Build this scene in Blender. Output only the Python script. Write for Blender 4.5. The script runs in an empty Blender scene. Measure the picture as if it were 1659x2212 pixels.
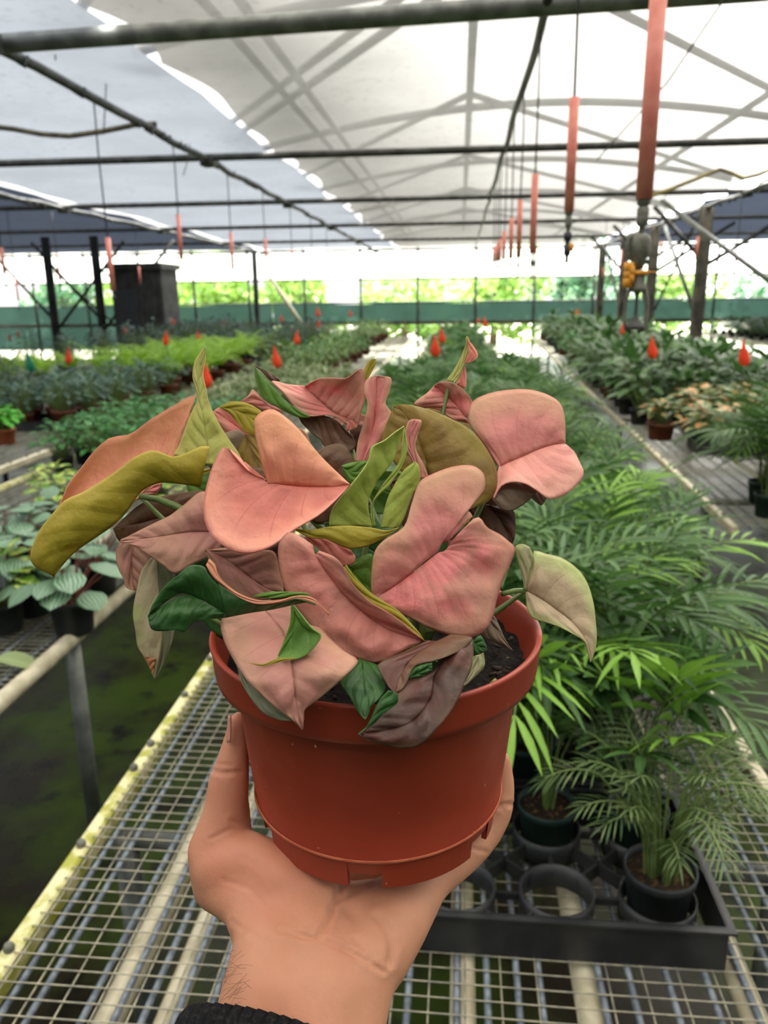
import bpy, bmesh, math, random
from mathutils import Vector, Matrix, noise
R = math.radians
SC = bpy.context.scene
COL = SC.collection

# ---------------------------------------------------------------- camera
F = 1680.0                       # focal length in pixels of the 1659 x 2212 frame
CAM = Vector((0, 0, 1.55))
PITCH, YAW, ROLL = R(15.4), R(5.57), R(0.7)
FH = Vector((-math.sin(YAW), math.cos(YAW), 0))
R0 = Vector((math.cos(YAW), math.sin(YAW), 0))
FW = (FH * math.cos(PITCH) - Vector((0, 0, math.sin(PITCH)))).normalized()
U0 = R0.cross(FW).normalized()
RT = R0 * math.cos(ROLL) - U0 * math.sin(ROLL)
UP = R0 * math.sin(ROLL) + U0 * math.cos(ROLL)
cd = bpy.data.cameras.new('camera')
cam = bpy.data.objects.new('camera', cd)
COL.objects.link(cam)
M = Matrix.Identity(4)
for i in range(3):
    M[i][0], M[i][1], M[i][2], M[i][3] = RT[i], UP[i], -FW[i], CAM[i]
cam.matrix_world = M
cd.sensor_fit = 'VERTICAL'
cd.sensor_height = 36
cd.sensor_width = 27
cd.lens = F / 2212 * 36
cd.clip_start, cd.clip_end = 0.01, 200
cd.dof.use_dof = True
cd.dof.focus_distance = 0.315
cd.dof.aperture_fstop = cd.lens / 1.7
SC.camera = cam

# ---------------------------------------------------------------- exposure, sky, sun
SC.view_settings.view_transform = 'Standard'
SC.view_settings.look = 'None'
SC.view_settings.gamma = 1
SC.view_settings.use_curve_mapping = False
SC.view_settings.exposure = 0.68
SC.cycles.max_bounces = 7
SC.cycles.diffuse_bounces = 4
SC.cycles.transmission_bounces = 5
SC.cycles.transparent_max_bounces = 14
SC.cycles.caustics_reflective = False
SC.cycles.caustics_refractive = False
SC.cycles.sample_clamp_indirect = 6

W = bpy.data.worlds.new('sky')
SC.world = W
W.use_nodes = True
wt = W.node_tree
wt.nodes.clear()
def wn(t, **k):
    n = wt.nodes.new(t)
    for a, b in k.items():
        setattr(n, a, b)
    return n
SUN_DIR = Vector((0.34, 0.72, 0.58)).normalized()
tc = wn('ShaderNodeTexCoord')
sep = wn('ShaderNodeSeparateXYZ')
wt.links.new(tc.outputs['Generated'], sep.inputs[0])
rmp = wn('ShaderNodeMapRange')
rmp.inputs[1].default_value, rmp.inputs[2].default_value = 0.30, 0.85
rmp.inputs[3].default_value, rmp.inputs[4].default_value = 1.05, 12.0
wt.links.new(sep.outputs[2], rmp.inputs[0])
dot = wn('ShaderNodeVectorMath', operation='DOT_PRODUCT')
dot.inputs[1].default_value = SUN_DIR
wt.links.new(tc.outputs['Generated'], dot.inputs[0])
gl = wn('ShaderNodeMapRange')
gl.inputs[1].default_value, gl.inputs[2].default_value = 0.75, 1.0
gl.inputs[3].default_value, gl.inputs[4].default_value = 0.0, 13
gl.interpolation_type = 'SMOOTHSTEP'
wt.links.new(dot.outputs['Value'], gl.inputs[0])
add = wn('ShaderNodeMath', operation='ADD')
wt.links.new(rmp.outputs[0], add.inputs[0])
wt.links.new(gl.outputs[0], add.inputs[1])
bg = wn('ShaderNodeBackground')
bg.inputs[0].default_value = (1.0, 0.985, 0.96, 1)
wt.links.new(add.outputs[0], bg.inputs[1])
wo = wn('ShaderNodeOutputWorld')
wt.links.new(bg.outputs[0], wo.inputs[0])

sd = bpy.data.lights.new('sun', 'SUN')
sun = bpy.data.objects.new('sun', sd)
COL.objects.link(sun)
sd.energy = 1.6
sd.angle = R(14)
sd.color = (1, 0.95, 0.86)
sun.rotation_euler = SUN_DIR.to_track_quat('Z', 'Y').to_euler()

# ---------------------------------------------------------------- helpers
def ray(px, py):
    return FW + RT * ((px - 829.5) / F) + UP * ((1106 - py) / F)
def P(px, py, d):
    return CAM + ray(px, py) * d
def onz(px, py, z):
    r = ray(px, py)
    return CAM + r * ((z - CAM.z) / r.z)
def ony(px, py, y):
    r = ray(px, py)
    return CAM + r * (y / r.y)
def lerp(a, b, t):
    return a + (b - a) * t
def s2l(c):
    return tuple((v / 255 / 12.92) if v / 255 <= 0.04045 else ((v / 255 + 0.055) / 1.055) ** 2.4 for v in c)

def tag(o, label=None, cat=None, group=None, kind=None):
    if label: o['label'] = label
    if cat: o['category'] = cat
    if group: o['group'] = group
    if kind: o['kind'] = kind
    return o
def empty(name, loc=(0, 0, 0), rz=0, label=None, cat=None, group=None, kind=None):
    o = bpy.data.objects.new(name, None)
    COL.objects.link(o)
    o.location = loc
    o.rotation_euler = (0, 0, rz)
    o.empty_display_size = 0.05
    return tag(o, label, cat, group, kind)

class MB:
    """collects verts, faces and uvs and links them as one mesh object"""
    def __init__(self):
        self.v, self.f, self.m, self.uv = [], [], [], {}
    def vert(self, p):
        self.v.append(tuple(p)); return len(self.v) - 1
    def face(self, idx, mi=0, uv=None):
        self.f.append(tuple(idx)); self.m.append(mi)
        if uv: self.uv[len(self.f) - 1] = uv
    def grid(self, rows, mi=0, uvs=None, close=False):
        n = len(rows[0]); base = len(self.v)
        for r in rows:
            for p in r: self.v.append(tuple(p))
        for i in range(len(rows) - 1):
            for j in range(n if close else n - 1):
                k = (j + 1) % n
                u = None
                if uvs: u = [uvs[i][j], uvs[i][k], uvs[i + 1][k], uvs[i + 1][j]]
                self.face((base + i * n + j, base + i * n + k, base + (i + 1) * n + k, base + (i + 1) * n + j), mi, u)
    def tube(self, pts, r, n=8, mi=0, cap=True):
        pts = [Vector(p) for p in pts]
        rs = r if isinstance(r, (list, tuple)) else [r] * len(pts)
        t0 = (pts[1] - pts[0]).normalized()
        a = Vector((0, 0, 1)) if abs(t0.z) < 0.9 else Vector((1, 0, 0))
        u = t0.cross(a).normalized()
        rows = []
        for i, p in enumerate(pts):
            t = (pts[min(i + 1, len(pts) - 1)] - pts[max(i - 1, 0)])
            if t.length < 1e-9: t = t0
            t = t.normalized()
            u = (u - t * u.dot(t))
            u = u.normalized() if u.length > 1e-6 else t.orthogonal().normalized()
            w = t.cross(u)
            rows.append([p + (u * math.cos(q) + w * math.sin(q)) * rs[i] for q in (2 * math.pi * k / n for k in range(n))])
        b = len(self.v)
        self.grid(rows, mi, close=True)
        if cap:
            self.face(tuple(b + k for k in reversed(range(n))), mi)
            e = b + (len(rows) - 1) * n
            self.face(tuple(e + k for k in range(n)), mi)
        return self
    def box(self, lo, hi, mi=0, T=None):
        b = len(self.v)
        for x in (lo[0], hi[0]):
            for y in (lo[1], hi[1]):
                for z in (lo[2], hi[2]):
                    p = Vector((x, y, z))
                    self.v.append(tuple(T @ p if T else p))
        for q in ((0, 1, 3, 2), (4, 6, 7, 5), (0, 4, 5, 1), (2, 3, 7, 6), (0, 2, 6, 4), (1, 5, 7, 3)):
            self.face(tuple(b + k for k in q), mi)
        return self
    def lathe(self, prof, n=32, mi=0, c=(0, 0, 0), capb=False, capt=False):
        rows = [[(c[0] + r * math.cos(2 * math.pi * k / n), c[1] + r * math.sin(2 * math.pi * k / n), c[2] + z) for k in range(n)] for r, z in prof]
        b = len(self.v)
        self.grid(rows, mi, close=True)
        if capb: self.face(tuple(b + k for k in reversed(range(n))), mi)
        if capt:
            e = b + (len(rows) - 1) * n
            self.face(tuple(e + k for k in range(n)), mi)
        return self
    def mesh(self, name, mats, smooth=True):
        me = bpy.data.meshes.new(name)
        me.from_pydata(self.v, [], self.f)
        for m in (mats if isinstance(mats, (list, tuple)) else [mats]): me.materials.append(m)
        me.polygons.foreach_set('material_index', self.m)
        me.polygons.foreach_set('use_smooth', [smooth] * len(self.f))
        if self.uv:
            lay = me.uv_layers.new(name='UVMap')
            for i, u in self.uv.items():
                for k, li in enumerate(me.polygons[i].loop_indices): lay.data[li].uv = u[k]
        me.update()
        return me
    def build(self, name, mats, parent=None, smooth=True):
        o = bpy.data.objects.new(name, self.mesh(name, mats, smooth))
        COL.objects.link(o)
        if parent: o.parent = parent
        return o
def link(me, name, parent=None, loc=(0, 0, 0), rz=0, sc=1.0):
    o = bpy.data.objects.new(name, me)
    COL.objects.link(o)
    if parent: o.parent = parent
    o.location = loc; o.rotation_euler = (0, 0, rz); o.scale = (sc, sc, sc)
    return o

# ---------------------------------------------------------------- materials
def newmat(name):
    m = bpy.data.materials.new(name)
    m.use_nodes = True
    m.node_tree.nodes.clear()
    return m, m.node_tree
class NT:
    def __init__(s, t): s.t = t
    def n(s, ty, **k):
        x = s.t.nodes.new(ty)
        for a, b in k.items(): setattr(x, a, b)
        return x
    def l(s, a, b): s.t.links.new(a, b)
    def math(s, op, a, b=None, c=None):
        x = s.n('ShaderNodeMath', operation=op)
        for i, v in enumerate((a, b, c)):
            if v is None: continue
            if isinstance(v, (int, float)): x.inputs[i].default_value = v
            else: s.l(v, x.inputs[i])
        return x.outputs[0]
    def mix(s, fac, a, b):
        x = s.n('ShaderNodeMix', data_type='RGBA')
        for i, v in ((0, fac), (6, a), (7, b)):
            if isinstance(v, (int, float)): x.inputs[i].default_value = v
            elif isinstance(v, tuple): x.inputs[i].default_value = (*v[:3], 1)
            else: s.l(v, x.inputs[i])
        return x.outputs[2]
    def ramp(s, fac, lo, hi, a=0.0, b=1.0, smooth=True):
        x = s.n('ShaderNodeMapRange')
        if smooth: x.interpolation_type = 'SMOOTHSTEP'
        s.l(fac, x.inputs[0])
        for i, v in enumerate((lo, hi, a, b)): x.inputs[i + 1].default_value = v
        return x.outputs[0]
    def noise(s, scale, detail=3, vec=None, rough=0.5):
        x = s.n('ShaderNodeTexNoise')
        x.inputs['Scale'].default_value = scale
        x.inputs['Detail'].default_value = detail
        x.inputs['Roughness'].default_value = rough
        if vec: s.l(vec, x.inputs['Vector'])
        return x.outputs[0]
    def co(s): return s.n('ShaderNodeTexCoord').outputs['Object']
    def bsdf(s, col, rough=0.5, spec=0.5, metal=0.0, bump=None, bs=0.3, bd=0.002):
        p = s.n('ShaderNodeBsdfPrincipled')
        if isinstance(col, tuple): p.inputs['Base Color'].default_value = (*col[:3], 1)
        else: s.l(col, p.inputs['Base Color'])
        if isinstance(rough, (int, float)): p.inputs['Roughness'].default_value = rough
        else: s.l(rough, p.inputs['Roughness'])
        p.inputs['Specular IOR Level'].default_value = spec
        p.inputs['Metallic'].default_value = metal
        if bump is not None:
            b = s.n('ShaderNodeBump')
            b.inputs['Strength'].default_value = bs
            b.inputs['Distance'].default_value = bd
            s.l(bump, b.inputs['Height'])
            s.l(b.outputs[0], p.inputs['Normal'])
        return p
    def out(s, sh):
        o = s.n('ShaderNodeOutputMaterial')
        s.l(sh, o.inputs[0])
    def mixsh(s, fac, a, b):
        x = s.n('ShaderNodeMixShader')
        if isinstance(fac, (int, float)): x.inputs[0].default_value = fac
        else: s.l(fac, x.inputs[0])
        s.l(a, x.inputs[1]); s.l(b, x.inputs[2])
        return x.outputs[0]
def flat(name, c1, c2=None, scale=20, rough=0.6, spec=0.4, metal=0.0, lo=0.35, hi=0.65, bs=0.2, bd=0.001):
    m, t = newmat(name); k = NT(t)
    c1 = s2l(c1)
    nz = k.noise(scale, 4, k.co())
    col = k.mix(k.ramp(nz, lo, hi), c1, s2l(c2)) if c2 else k.mix(k.ramp(nz, lo, hi), c1, tuple(v * 0.85 for v in c1))
    k.out(k.bsdf(col, rough, spec, metal, nz, bs, bd).outputs[0])
    return m
def cloth(name, col, transp, transl, scale=1.2):
    """woven shade cloth: part of the light goes straight through the weave, part is scattered by the threads"""
    m, t = newmat(name); k = NT(t)
    co = k.co()
    c = s2l(col)
    nz = k.noise(scale, 5, co, 0.6)
    sp = k.noise(14, 4, co, 0.7)
    base = k.mix(k.ramp(sp, 0.52, 0.72), c, tuple(v * 0.72 for v in c))
    base = k.mix(k.ramp(nz, 0.3, 0.7), base, tuple(v * 0.86 for v in c))
    d = k.n('ShaderNodeBsdfDiffuse'); k.l(k.mix(.45, base, (.02, .02, .02)), d.inputs[0])
    tl = k.n('ShaderNodeBsdfTranslucent'); k.l(base, tl.inputs[0])
    tr = k.n('ShaderNodeBsdfTransparent'); k.l(base, tr.inputs[0])
    k.out(k.mixsh(transp, k.mixsh(transl, d.outputs[0], tl.outputs[0]), tr.outputs[0]))
    return m

MT = {}
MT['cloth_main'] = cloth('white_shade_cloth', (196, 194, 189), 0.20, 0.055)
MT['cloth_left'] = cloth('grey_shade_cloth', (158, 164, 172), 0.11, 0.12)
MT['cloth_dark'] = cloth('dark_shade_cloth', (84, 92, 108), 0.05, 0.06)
MT['poly'] = cloth('white_poly_sheet', (252, 252, 250), 0.5, 0.9)
MT['galv'] = flat('galvanised_steel', (128, 130, 124), (96, 98, 94), 12, 0.45, 0.5, 0.35)
MT['galv_dark'] = flat('weathered_steel', (84, 84, 80), (58, 56, 52), 9, 0.6, 0.4, 0.2)
MT['truss'] = flat('roof_truss_steel', (104, 104, 102), (84, 84, 82), 4, 0.6)
MT['post'] = flat('weathered_timber', (96, 90, 76), (62, 60, 52), 6, 0.8)
MT['net'] = cloth('green_shade_net', (66, 94, 86), 0.22, 0.2, 0.6)
MT['black'] = flat('black_plastic', (34, 34, 36), (48, 48, 50), 30, 0.45, 0.5)
MT['tray'] = flat('black_tray_plastic', (40, 41, 43), (58, 58, 58), 16, 0.4, 0.5)
MT['hose'] = flat('black_hose', (38, 40, 38), (56, 54, 48), 20, 0.5)
MT['hose_brown'] = flat('dusty_hose', (128, 112, 88), (86, 80, 66), 14, 0.7)
MT['hose_yellow'] = flat('yellow_hose', (178, 160, 92), (110, 100, 70), 10, 0.6)
MT['sleeve'] = flat('orange_red_tube', (236, 148, 130), (222, 126, 110), 26, 0.5, 0.4)
MT['wire'] = flat('galvanised_wire', (176, 168, 142), (140, 136, 122), 60, 0.5, 0.5, 0.2)
MT['rod'] = flat('grey_rod', (134, 142, 148), (96, 104, 112), 70, 0.45, 0.5, 0.3)
MT['cream'] = flat('cream_pipe', (222, 212, 182), (190, 180, 148), 24, 0.5)
MT['algae'] = flat('algae_stained_rail', (214, 206, 158), (158, 158, 62), 26, 0.6, 0.4, 0, 0.42, 0.62)
MT['yellow'] = flat('yellow_clip', (232, 160, 50), (214, 140, 40), 40, 0.5)
MT['grey_pl'] = flat('grey_plastic', (122, 120, 106), (92, 92, 82), 60, 0.5)
MT['flag'] = flat('orange_marker_plastic', (250, 78, 36), (238, 66, 30), 30, 0.5)
MT['flag_g'] = flat('green_marker_plastic', (22, 132, 98), (16, 116, 84), 30, 0.5)
MT['sleeve_black'] = flat('black_jacket_cloth', (24, 24, 26), (32, 32, 34), 60, .85, .2)
MT['timber_dark'] = flat('dark_boards', (62, 60, 56), (40, 40, 38), 5, 0.8)

def floor_mat():
    m, t = newmat('wet_algae_concrete'); k = NT(t)
    co = k.co()
    a = k.noise(1.3, 6, co, 0.6); b = k.noise(7, 5, co, 0.6)
    c = k.mix(k.ramp(a, 0.42, 0.62), s2l((34, 29, 20)), s2l((48, 64, 14)))
    c = k.mix(k.ramp(b, 0.5, 0.7), c, s2l((20, 18, 15)))
    r = k.ramp(a, 0.35, 0.65, 0.2, 0.42)
    k.out(k.bsdf(c, r, 0.09, 0, b, 0.25, 0.01).outputs[0])
    return m
MT['floor'] = floor_mat()
MT['ground'] = flat('pale_dry_ground', (160, 156, 140), (142, 142, 122), 0.8, 0.9)
# ---------------------------------------------------------------- structure
def plane(name, x0, x1, y0, y1, z, m, th=0.05):
    o = MB().box((x0, y0, z - th), (x1, y1, z)).build(name, m, smooth=False)
    return tag(o, kind='structure')
XL, XR, YB, YW = -13.5, 10.5, -8.0, 21.2
plane('floor', XL, XR, YB, YW, 0, MT['floor'])
plane('ground', -60, 60, YW, 70, -0.03, MT['ground'])
ZP = 2.70
PIPES_Y = [3.70, 6.9, 10.05, 13.4, 16.9, 20.3]
def ceiling(name, x0, x1, m, z=ZP + 0.06, edge0=0, edge1=0, nx=26, y0=-1.1, y1=None):
    mb = MB(); rows = []
    y1 = YW if y1 is None else y1
    ys = [y0 + (y1 - y0) * i / 196 for i in range(197)]
    for y in ys:
        ph = ((y - PIPES_Y[0]) / 3.3) % 1.0
        sag = math.sin(math.pi * ph)
        e0 = edge0 * abs(math.sin(2.6 * y + 0.6 * math.sin(y * 1.7))) ** .6 + 0.02 * math.sin(y * 5.1)
        e1 = edge1 * (0.35 + 0.65 * abs(math.sin(2.2 * y + 1)))
        row = []
        for j in range(nx + 1):
            s = j / nx
            x = lerp(x0 + e0, x1 - e1, s)
            zz = z + 0.10 * sag * (0.4 + 0.6 * math.sin(math.pi * s)) + 0.02 * noise.noise((x * 1.3, y * 1.1, 0.3))
            row.append((x, y, zz))
        rows.append(row)
    mb.grid(rows)
    o = mb.build(name, m)
    md = o.modifiers.new('thickness', 'SOLIDIFY'); md.thickness = 0.002
    return tag(o, kind='structure')
# one thin sheet each: thickness would double the dimming, so the sheets carry none
def sheet(name, *a, **k):
    o = ceiling(name, *a, **k)
    o.modifiers.clear()
    return o
sheet('ceiling_back_blocker', XL, XR, MT['cloth_dark'], y0=YB, y1=-1.2)  # unseen dark cloth behind the camera, added to dim the pot front
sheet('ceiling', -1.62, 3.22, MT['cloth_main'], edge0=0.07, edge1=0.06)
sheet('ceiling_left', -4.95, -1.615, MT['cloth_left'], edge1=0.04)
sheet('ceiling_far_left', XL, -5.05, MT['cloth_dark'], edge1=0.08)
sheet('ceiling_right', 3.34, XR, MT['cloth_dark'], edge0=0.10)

def pipe(name, a, b, r, m, n=12, **k):
    o = MB().tube([a, b], r, n).build(name, m)
    return tag(o, kind='structure', **k)
ordn = ['nearest the camera, high across the top', 'second from the camera', 'third from the camera', 'fourth from the camera', 'fifth from the camera', 'farthest from the camera']
for k, y in enumerate(PIPES_Y):
    pipe('ceiling_beam', (XL, y - (.07 * XL if k == 0 else 0), ZP), (XR, y - (.07 * XR if k == 0 else 0), ZP), 0.042 if k == 0 else 0.030, MT['galv'] if k == 0 else MT['galv_dark'],
         label='grey steel cross pipe under the shade cloth, ' + ordn[k])
# gutters / purlins that run away from the camera
def purlin(x, z, r, lab):
    mb = MB()
    pts = [(x + 0.012 * math.sin(i * 1.7), YB + (YW - YB) * i / 60, z + 0.012 * math.sin(i * 2.3)) for i in range(61)]
    mb.tube(pts, r, 8)
    for k in range(46):
        y = random.uniform(3.5, 20)
        mb.tube([(x - r, y, z - 0.3 * r), (x + 0.02, y + .02, z - 1.5 * r), (x + r, y + 0.05, z + 0.6 * r)], 0.008, 5)
    for y in PIPES_Y:
        mb.box((x - 0.05, y - 0.07, z - 0.05), (x + 0.05, y + 0.07, z + 0.03))
    o = mb.build('ceiling_beam', MT['galv_dark'])
    return tag(o, lab, kind='structure')
random.seed(5)
purlin(-2.12, ZP - 0.02, 0.026, 'dark roof pipe with tied cords running away beside the long bright slit')
purlin(-5.0, ZP - 0.02, 0.03, 'dark roof pipe between the grey and the dark cloth on the far side')
purlin(3.3, ZP - 0.02, 0.03, 'dark roof pipe on top of the timber posts')
# roof frames above the cloth: shallow bows, a ridge pipe, long pipes and slanting braces in the roof plane
FR = [4.75 + 2.95 * k for k in range(6)]
XRG, ZRG = 0.06, ZP + .52
for k, y in enumerate(FR):
    bow = []
    for i in range(25):
        x = lerp(-1.85, 3.3, i / 24)
        bow.append((x, y, ZP + 0.2 + .30 * math.sin(math.pi * i / 24) ** .9))
    tag(MB().tube(bow, 0.036, 8).build('roof_bow', MT['truss']), 'shallow bowed roof pipe above the white cloth, ' + ordn[k], kind='structure')
pipe('roof_beam', (XRG, 1.5, ZRG), (XRG, YW, ZRG), 0.032, MT['truss'], 8)
for x in (-1.12, -1.3, 2.3):
    pipe('roof_beam', (x, -1, ZP + .3), (x, YW, ZP + .3), 0.03, MT['truss'], 8)
for k, y in enumerate(FR[:5]):
    for xe in (-1.85, 3.3):
        tag(MB().tube([(XRG, y - .4, ZRG - .02), (xe, y + (2.0 if xe < 0 else 3.0), ZP + .24)], 0.028, 8).build('roof_brace', MT['truss']), kind='structure')
    if k < 2: tag(MB().tube([(XRG, y - 3, ZRG - .02), (-1.85, y - .6, ZP + .24)], 0.03, 8).build('roof_brace', MT['truss']), kind='structure')

# far wall: net below, open gap, white poly curtain above
def wavy_sheet(name, a, b, z0, z1, m, amp=0.05, n=90, nz=5):
    a, b = Vector(a), Vector(b); d = (b - a).normalized(); nn = Vector((-d.y, d.x, 0))
    rows = []
    for i in range(nz + 1):
        z = lerp(z0, z1, i / nz)
        rows.append([a.lerp(b, j / n) + nn * (amp * math.sin(j * 0.9 + 0.4 * math.sin(i + j * .23))) + Vector((0, 0, z + (0.03 * math.sin(j * 0.37) if i == nz else 0))) for j in range(n + 1)])
    mb = MB(); mb.grid(rows)
    return tag(mb.build(name, m), kind='structure')
wavy_sheet('wall_back', (XL, YW, 0), (-5.0, YW, 0), 0.25, 1.42, MT['net'], n=40)
wavy_sheet('wall_back', (-5.0, YW, 0), (XR, YW, 0), 0.93, 1.42, MT['net'])
wavy_sheet('wall_back_curtain', (XL, YW - 0.05, 0), (3.55, YW - 0.05, 0), 2.03, 2.86, MT['poly'], 0.03)
wavy_sheet('wall_back_curtain', (3.8, YW - 0.05, 0), (XR, YW - 0.05, 0), 2.03, 2.86, MT['poly'], 0.03)
wavy_sheet('wall_front_blocker', (XL, YB, 0), (XR, YB, 0), 0.02, 2.75, MT['net'])  # unseen wall behind the camera, added to cut light on the pot front
wavy_sheet('wall_left', (XL, YB, 0), (XL, YW, 0), 0.02, 1.42, MT['net'])
wavy_sheet('wall_right', (XR, YB, 0), (XR, YW, 0), 0.02, 1.42, MT['net'])
for z, r in ((2.02, 0.025), (1.43, 0.02)):
    pipe('wall_back_beam', (XL, YW - 0.08, z), (XR, YW - 0.08, z), r, MT['galv_dark'], 8)
tag(MB().box((XL, YW - .12, .86), (XR, YW - .04, .95)).build('wall_back_rail', MT['post'], smooth=False), kind='structure')
for k in range(16):
    x = XL + 0.4 + k * 1.5
    pipe('wall_back_post', (x, YW - 0.1, 0), (x, YW - 0.1, ZP + 0.1), 0.035, MT['galv_dark'], 8)
# posts of the two gutter rows
def post(px, py0, x, w, lab):
    r = ray(px, py0); t = x / r.x
    y = (r * t).y
    o = MB().box((x - w / 2, y - w / 2, 0), (x + w / 2, y + w / 2, ZP)).build('pillar', MT['post'], smooth=False)
    bv = o.modifiers.new('b', 'BEVEL'); bv.width = 0.01
    tag(o, lab, kind='structure')
    return y
ys = [post(1512, 620, 3.3, 0.15, 'timber post in the right row, nearest the camera'),
      post(1406, 620, 3.3, 0.15, 'timber post in the right row, behind the hanging sprinkler head'),
      post(1345, 620, 3.3, 0.15, 'timber post in the right row, third from the camera'),
      post(1297, 620, 3.3, 0.15, 'timber post in the right row, farthest from the camera')]
def brace(a, b, r=0.03, m='galv_dark'):
    tag(MB().tube([a, b], r, 8).build('brace', MT[m]), 'slanting steel brace between roof pipe and timber post', kind='structure')
y0 = 6.4
brace(ony(1430, 434, 10.05), (3.3, 8.4, 1.5), 0.03, 'galv')
MB_ = pipe('pillar', (3.3, 8.4, 0), (3.3, 8.4, ZP), 0.06, MT['post'], 8, label='post at the frame edge carrying the long slanting brace')
for y in ys[:3]:
    brace((3.3, y, 2.0), (2.6, y, ZP)); brace((3.3, y, 1.2), (3.3, y + 2.4, ZP)); brace((3.3, y, 1.9), (4.6, y, ZP)); brace((3.3, y + 2.5, 1.3), (3.3, y + .2, ZP), 0.02)
yl = []
for px in (112, 215):
    r = ray(px, 640); y = 14.5
    x = (r * (y / r.y)).x
    pipe('pillar', (x, y, 0), (x, y, ZP), 0.08, MT['timber_dark'], 10, label='dark round post in front of the left end wall' if px == 112 else 'dark thin post beside the boarded booth')
    brace((x, y, 1.0), (x + 1.5, y, 2.6)); brace((x, y, 1.2), (x - 1.2, y, 2.6)); brace((x + 1.2, y, 1.1), (x + .1, y, 2.1), 0.02, 'hose_brown')
pipe('pillar', (-5.0, 19.5, 0), (-5.0, 19.5, ZP), 0.07, MT['timber_dark'], 8, label='dark post at the far end of the grey cloth')
brace((-4.9, 20.6, 2.1), (-4.1, 20.6, 0.9), 0.05, 'cream')

# dark boarded booth on the left
p0 = ony(243, 640, 14.2); p1 = ony(352, 640, 14.2)
bo = empty('storage_booth', ((p0.x + p1.x) / 2, 14.6, 0), 0, 'dark boarded booth standing at the left before the end wall', 'booth')
hw = (p1.x - p0.x) / 2
mb = MB()
for k in range(9):
    xa = -hw + 2 * hw * k / 9
    mb.box((xa + .008, -0.42, 0), (xa + 2 * hw / 9 - .004, -0.38, 2.1))
for k in range(8):
    ya = -0.38 + .8 * k / 8
    mb.box((hw - .04, ya, 0), (hw, ya + .095, 2.1)); mb.box((-hw, ya, 0), (-hw + .04, ya + .095, 2.1))
mb.build('board_panel', MT['timber_dark'], bo, False)
MB().box((-hw - .05, -.5, 2.1), (hw + .05, .5, 2.2)).build('roof', MT['timber_dark'], bo, False)
MB().box((-hw + .05, -.445, .1), (-hw + .5, -.42, 1.75)).build('door', MT['black'], bo, False)

# ---------------------------------------------------------------- trees beyond the far wall
def leafmat(name, c1, c2, rough=0.5, trans=0.25, spec=0.4, patch=None, pscale=18, stripe=None):
    """foliage: colour varies leaf by leaf; patch = colour of blotches, stripe = colour of stripes along the blade"""
    m, t = newmat(name); k = NT(t)
    geo = k.n('ShaderNodeNewGeometry'); oi = k.n('ShaderNodeObjectInfo')
    f = k.math('FRACT', k.math('ADD', geo.outputs['Random Per Island'], oi.outputs['Random']))
    col = k.mix(f, s2l(c1), s2l(c2))
    uv = k.n('ShaderNodeUVMap')
    sp = k.n('ShaderNodeSeparateXYZ'); k.l(uv.outputs[0], sp.inputs[0])
    mid = k.ramp(k.math('ABSOLUTE', k.math('SUBTRACT', sp.outputs[1], 0.5)), 0.0, 0.05, 0.35, 0.0)
    col = k.mix(mid, col, tuple(min(1, v * 1.9 + .02) for v in s2l(c2)))
    if stripe:
        w = k.math('SINE', k.math('MULTIPLY', sp.outputs[1], 44.0))
        col = k.mix(k.ramp(w, -0.2, 0.5), col, s2l(stripe))
    if patch:
        pn = k.noise(pscale, 2, k.co())
        col = k.mix(k.ramp(pn, 0.52, 0.60), col, s2l(patch))
    p = k.bsdf(col, rough, spec)
    tl = k.n('ShaderNodeBsdfTranslucent'); k.l(col, tl.inputs[0])
    k.out(k.mixsh(trans, p.outputs[0], tl.outputs[0]))
    return m
LM = {
 'palm': leafmat('palm_green', (50, 84, 38), (90, 128, 64)),
 'palm_far': leafmat('palm_green_deep', (48, 84, 42), (84, 124, 64)),
 'palm_new': leafmat('palm_lime', (116, 162, 50), (140, 184, 74)),
 'broad': leafmat('deep_green_leaf', (44, 78, 36), (80, 116, 58)),
 'blue': leafmat('bluish_green_leaf', (58, 88, 70), (98, 126, 102)),
 'darkblue': leafmat('dark_bluish_leaf', (40, 62, 52), (70, 92, 78)),
 'lime': leafmat('lime_leaf', (128, 182, 40), (176, 208, 60), trans=.35),
 'neon': leafmat('bright_green_leaf', (96, 190, 50), (120, 210, 80)),
 'herb': leafmat('fresh_green_leaf', (44, 102, 44), (76, 138, 62)),
 'pale': leafmat('pale_grey_green_leaf', (118, 138, 88), (158, 172, 120)),
 'olive': leafmat('light_green_leaf', (84, 122, 50), (120, 150, 74)),
 'pep': leafmat('silver_striped_leaf', (74, 112, 76), (90, 128, 90), stripe=(150, 176, 148), rough=.35),
 'pepv': leafmat('yellow_edged_leaf', (100, 140, 50), (120, 160, 60), patch=(214, 216, 110), pscale=30),
 'blotch': leafmat('orange_blotched_leaf', (92, 122, 72), (128, 152, 96), patch=(214, 150, 88), pscale=22),
 'grass': leafmat('fine_green_leaf', (70, 100, 54), (116, 136, 82)),
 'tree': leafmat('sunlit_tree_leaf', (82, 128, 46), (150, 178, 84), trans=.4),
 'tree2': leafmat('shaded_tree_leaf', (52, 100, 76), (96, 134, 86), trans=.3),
}
MT['bark'] = flat('bark', (120, 104, 82), (84, 72, 58), 8, 0.9)
MT['redstem'] = flat('red_stem', (140, 74, 58), (118, 60, 48), 30, 0.5)
MT['stem'] = flat('green_stem', (120, 140, 78), (96, 116, 60), 40, 0.5)
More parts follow.
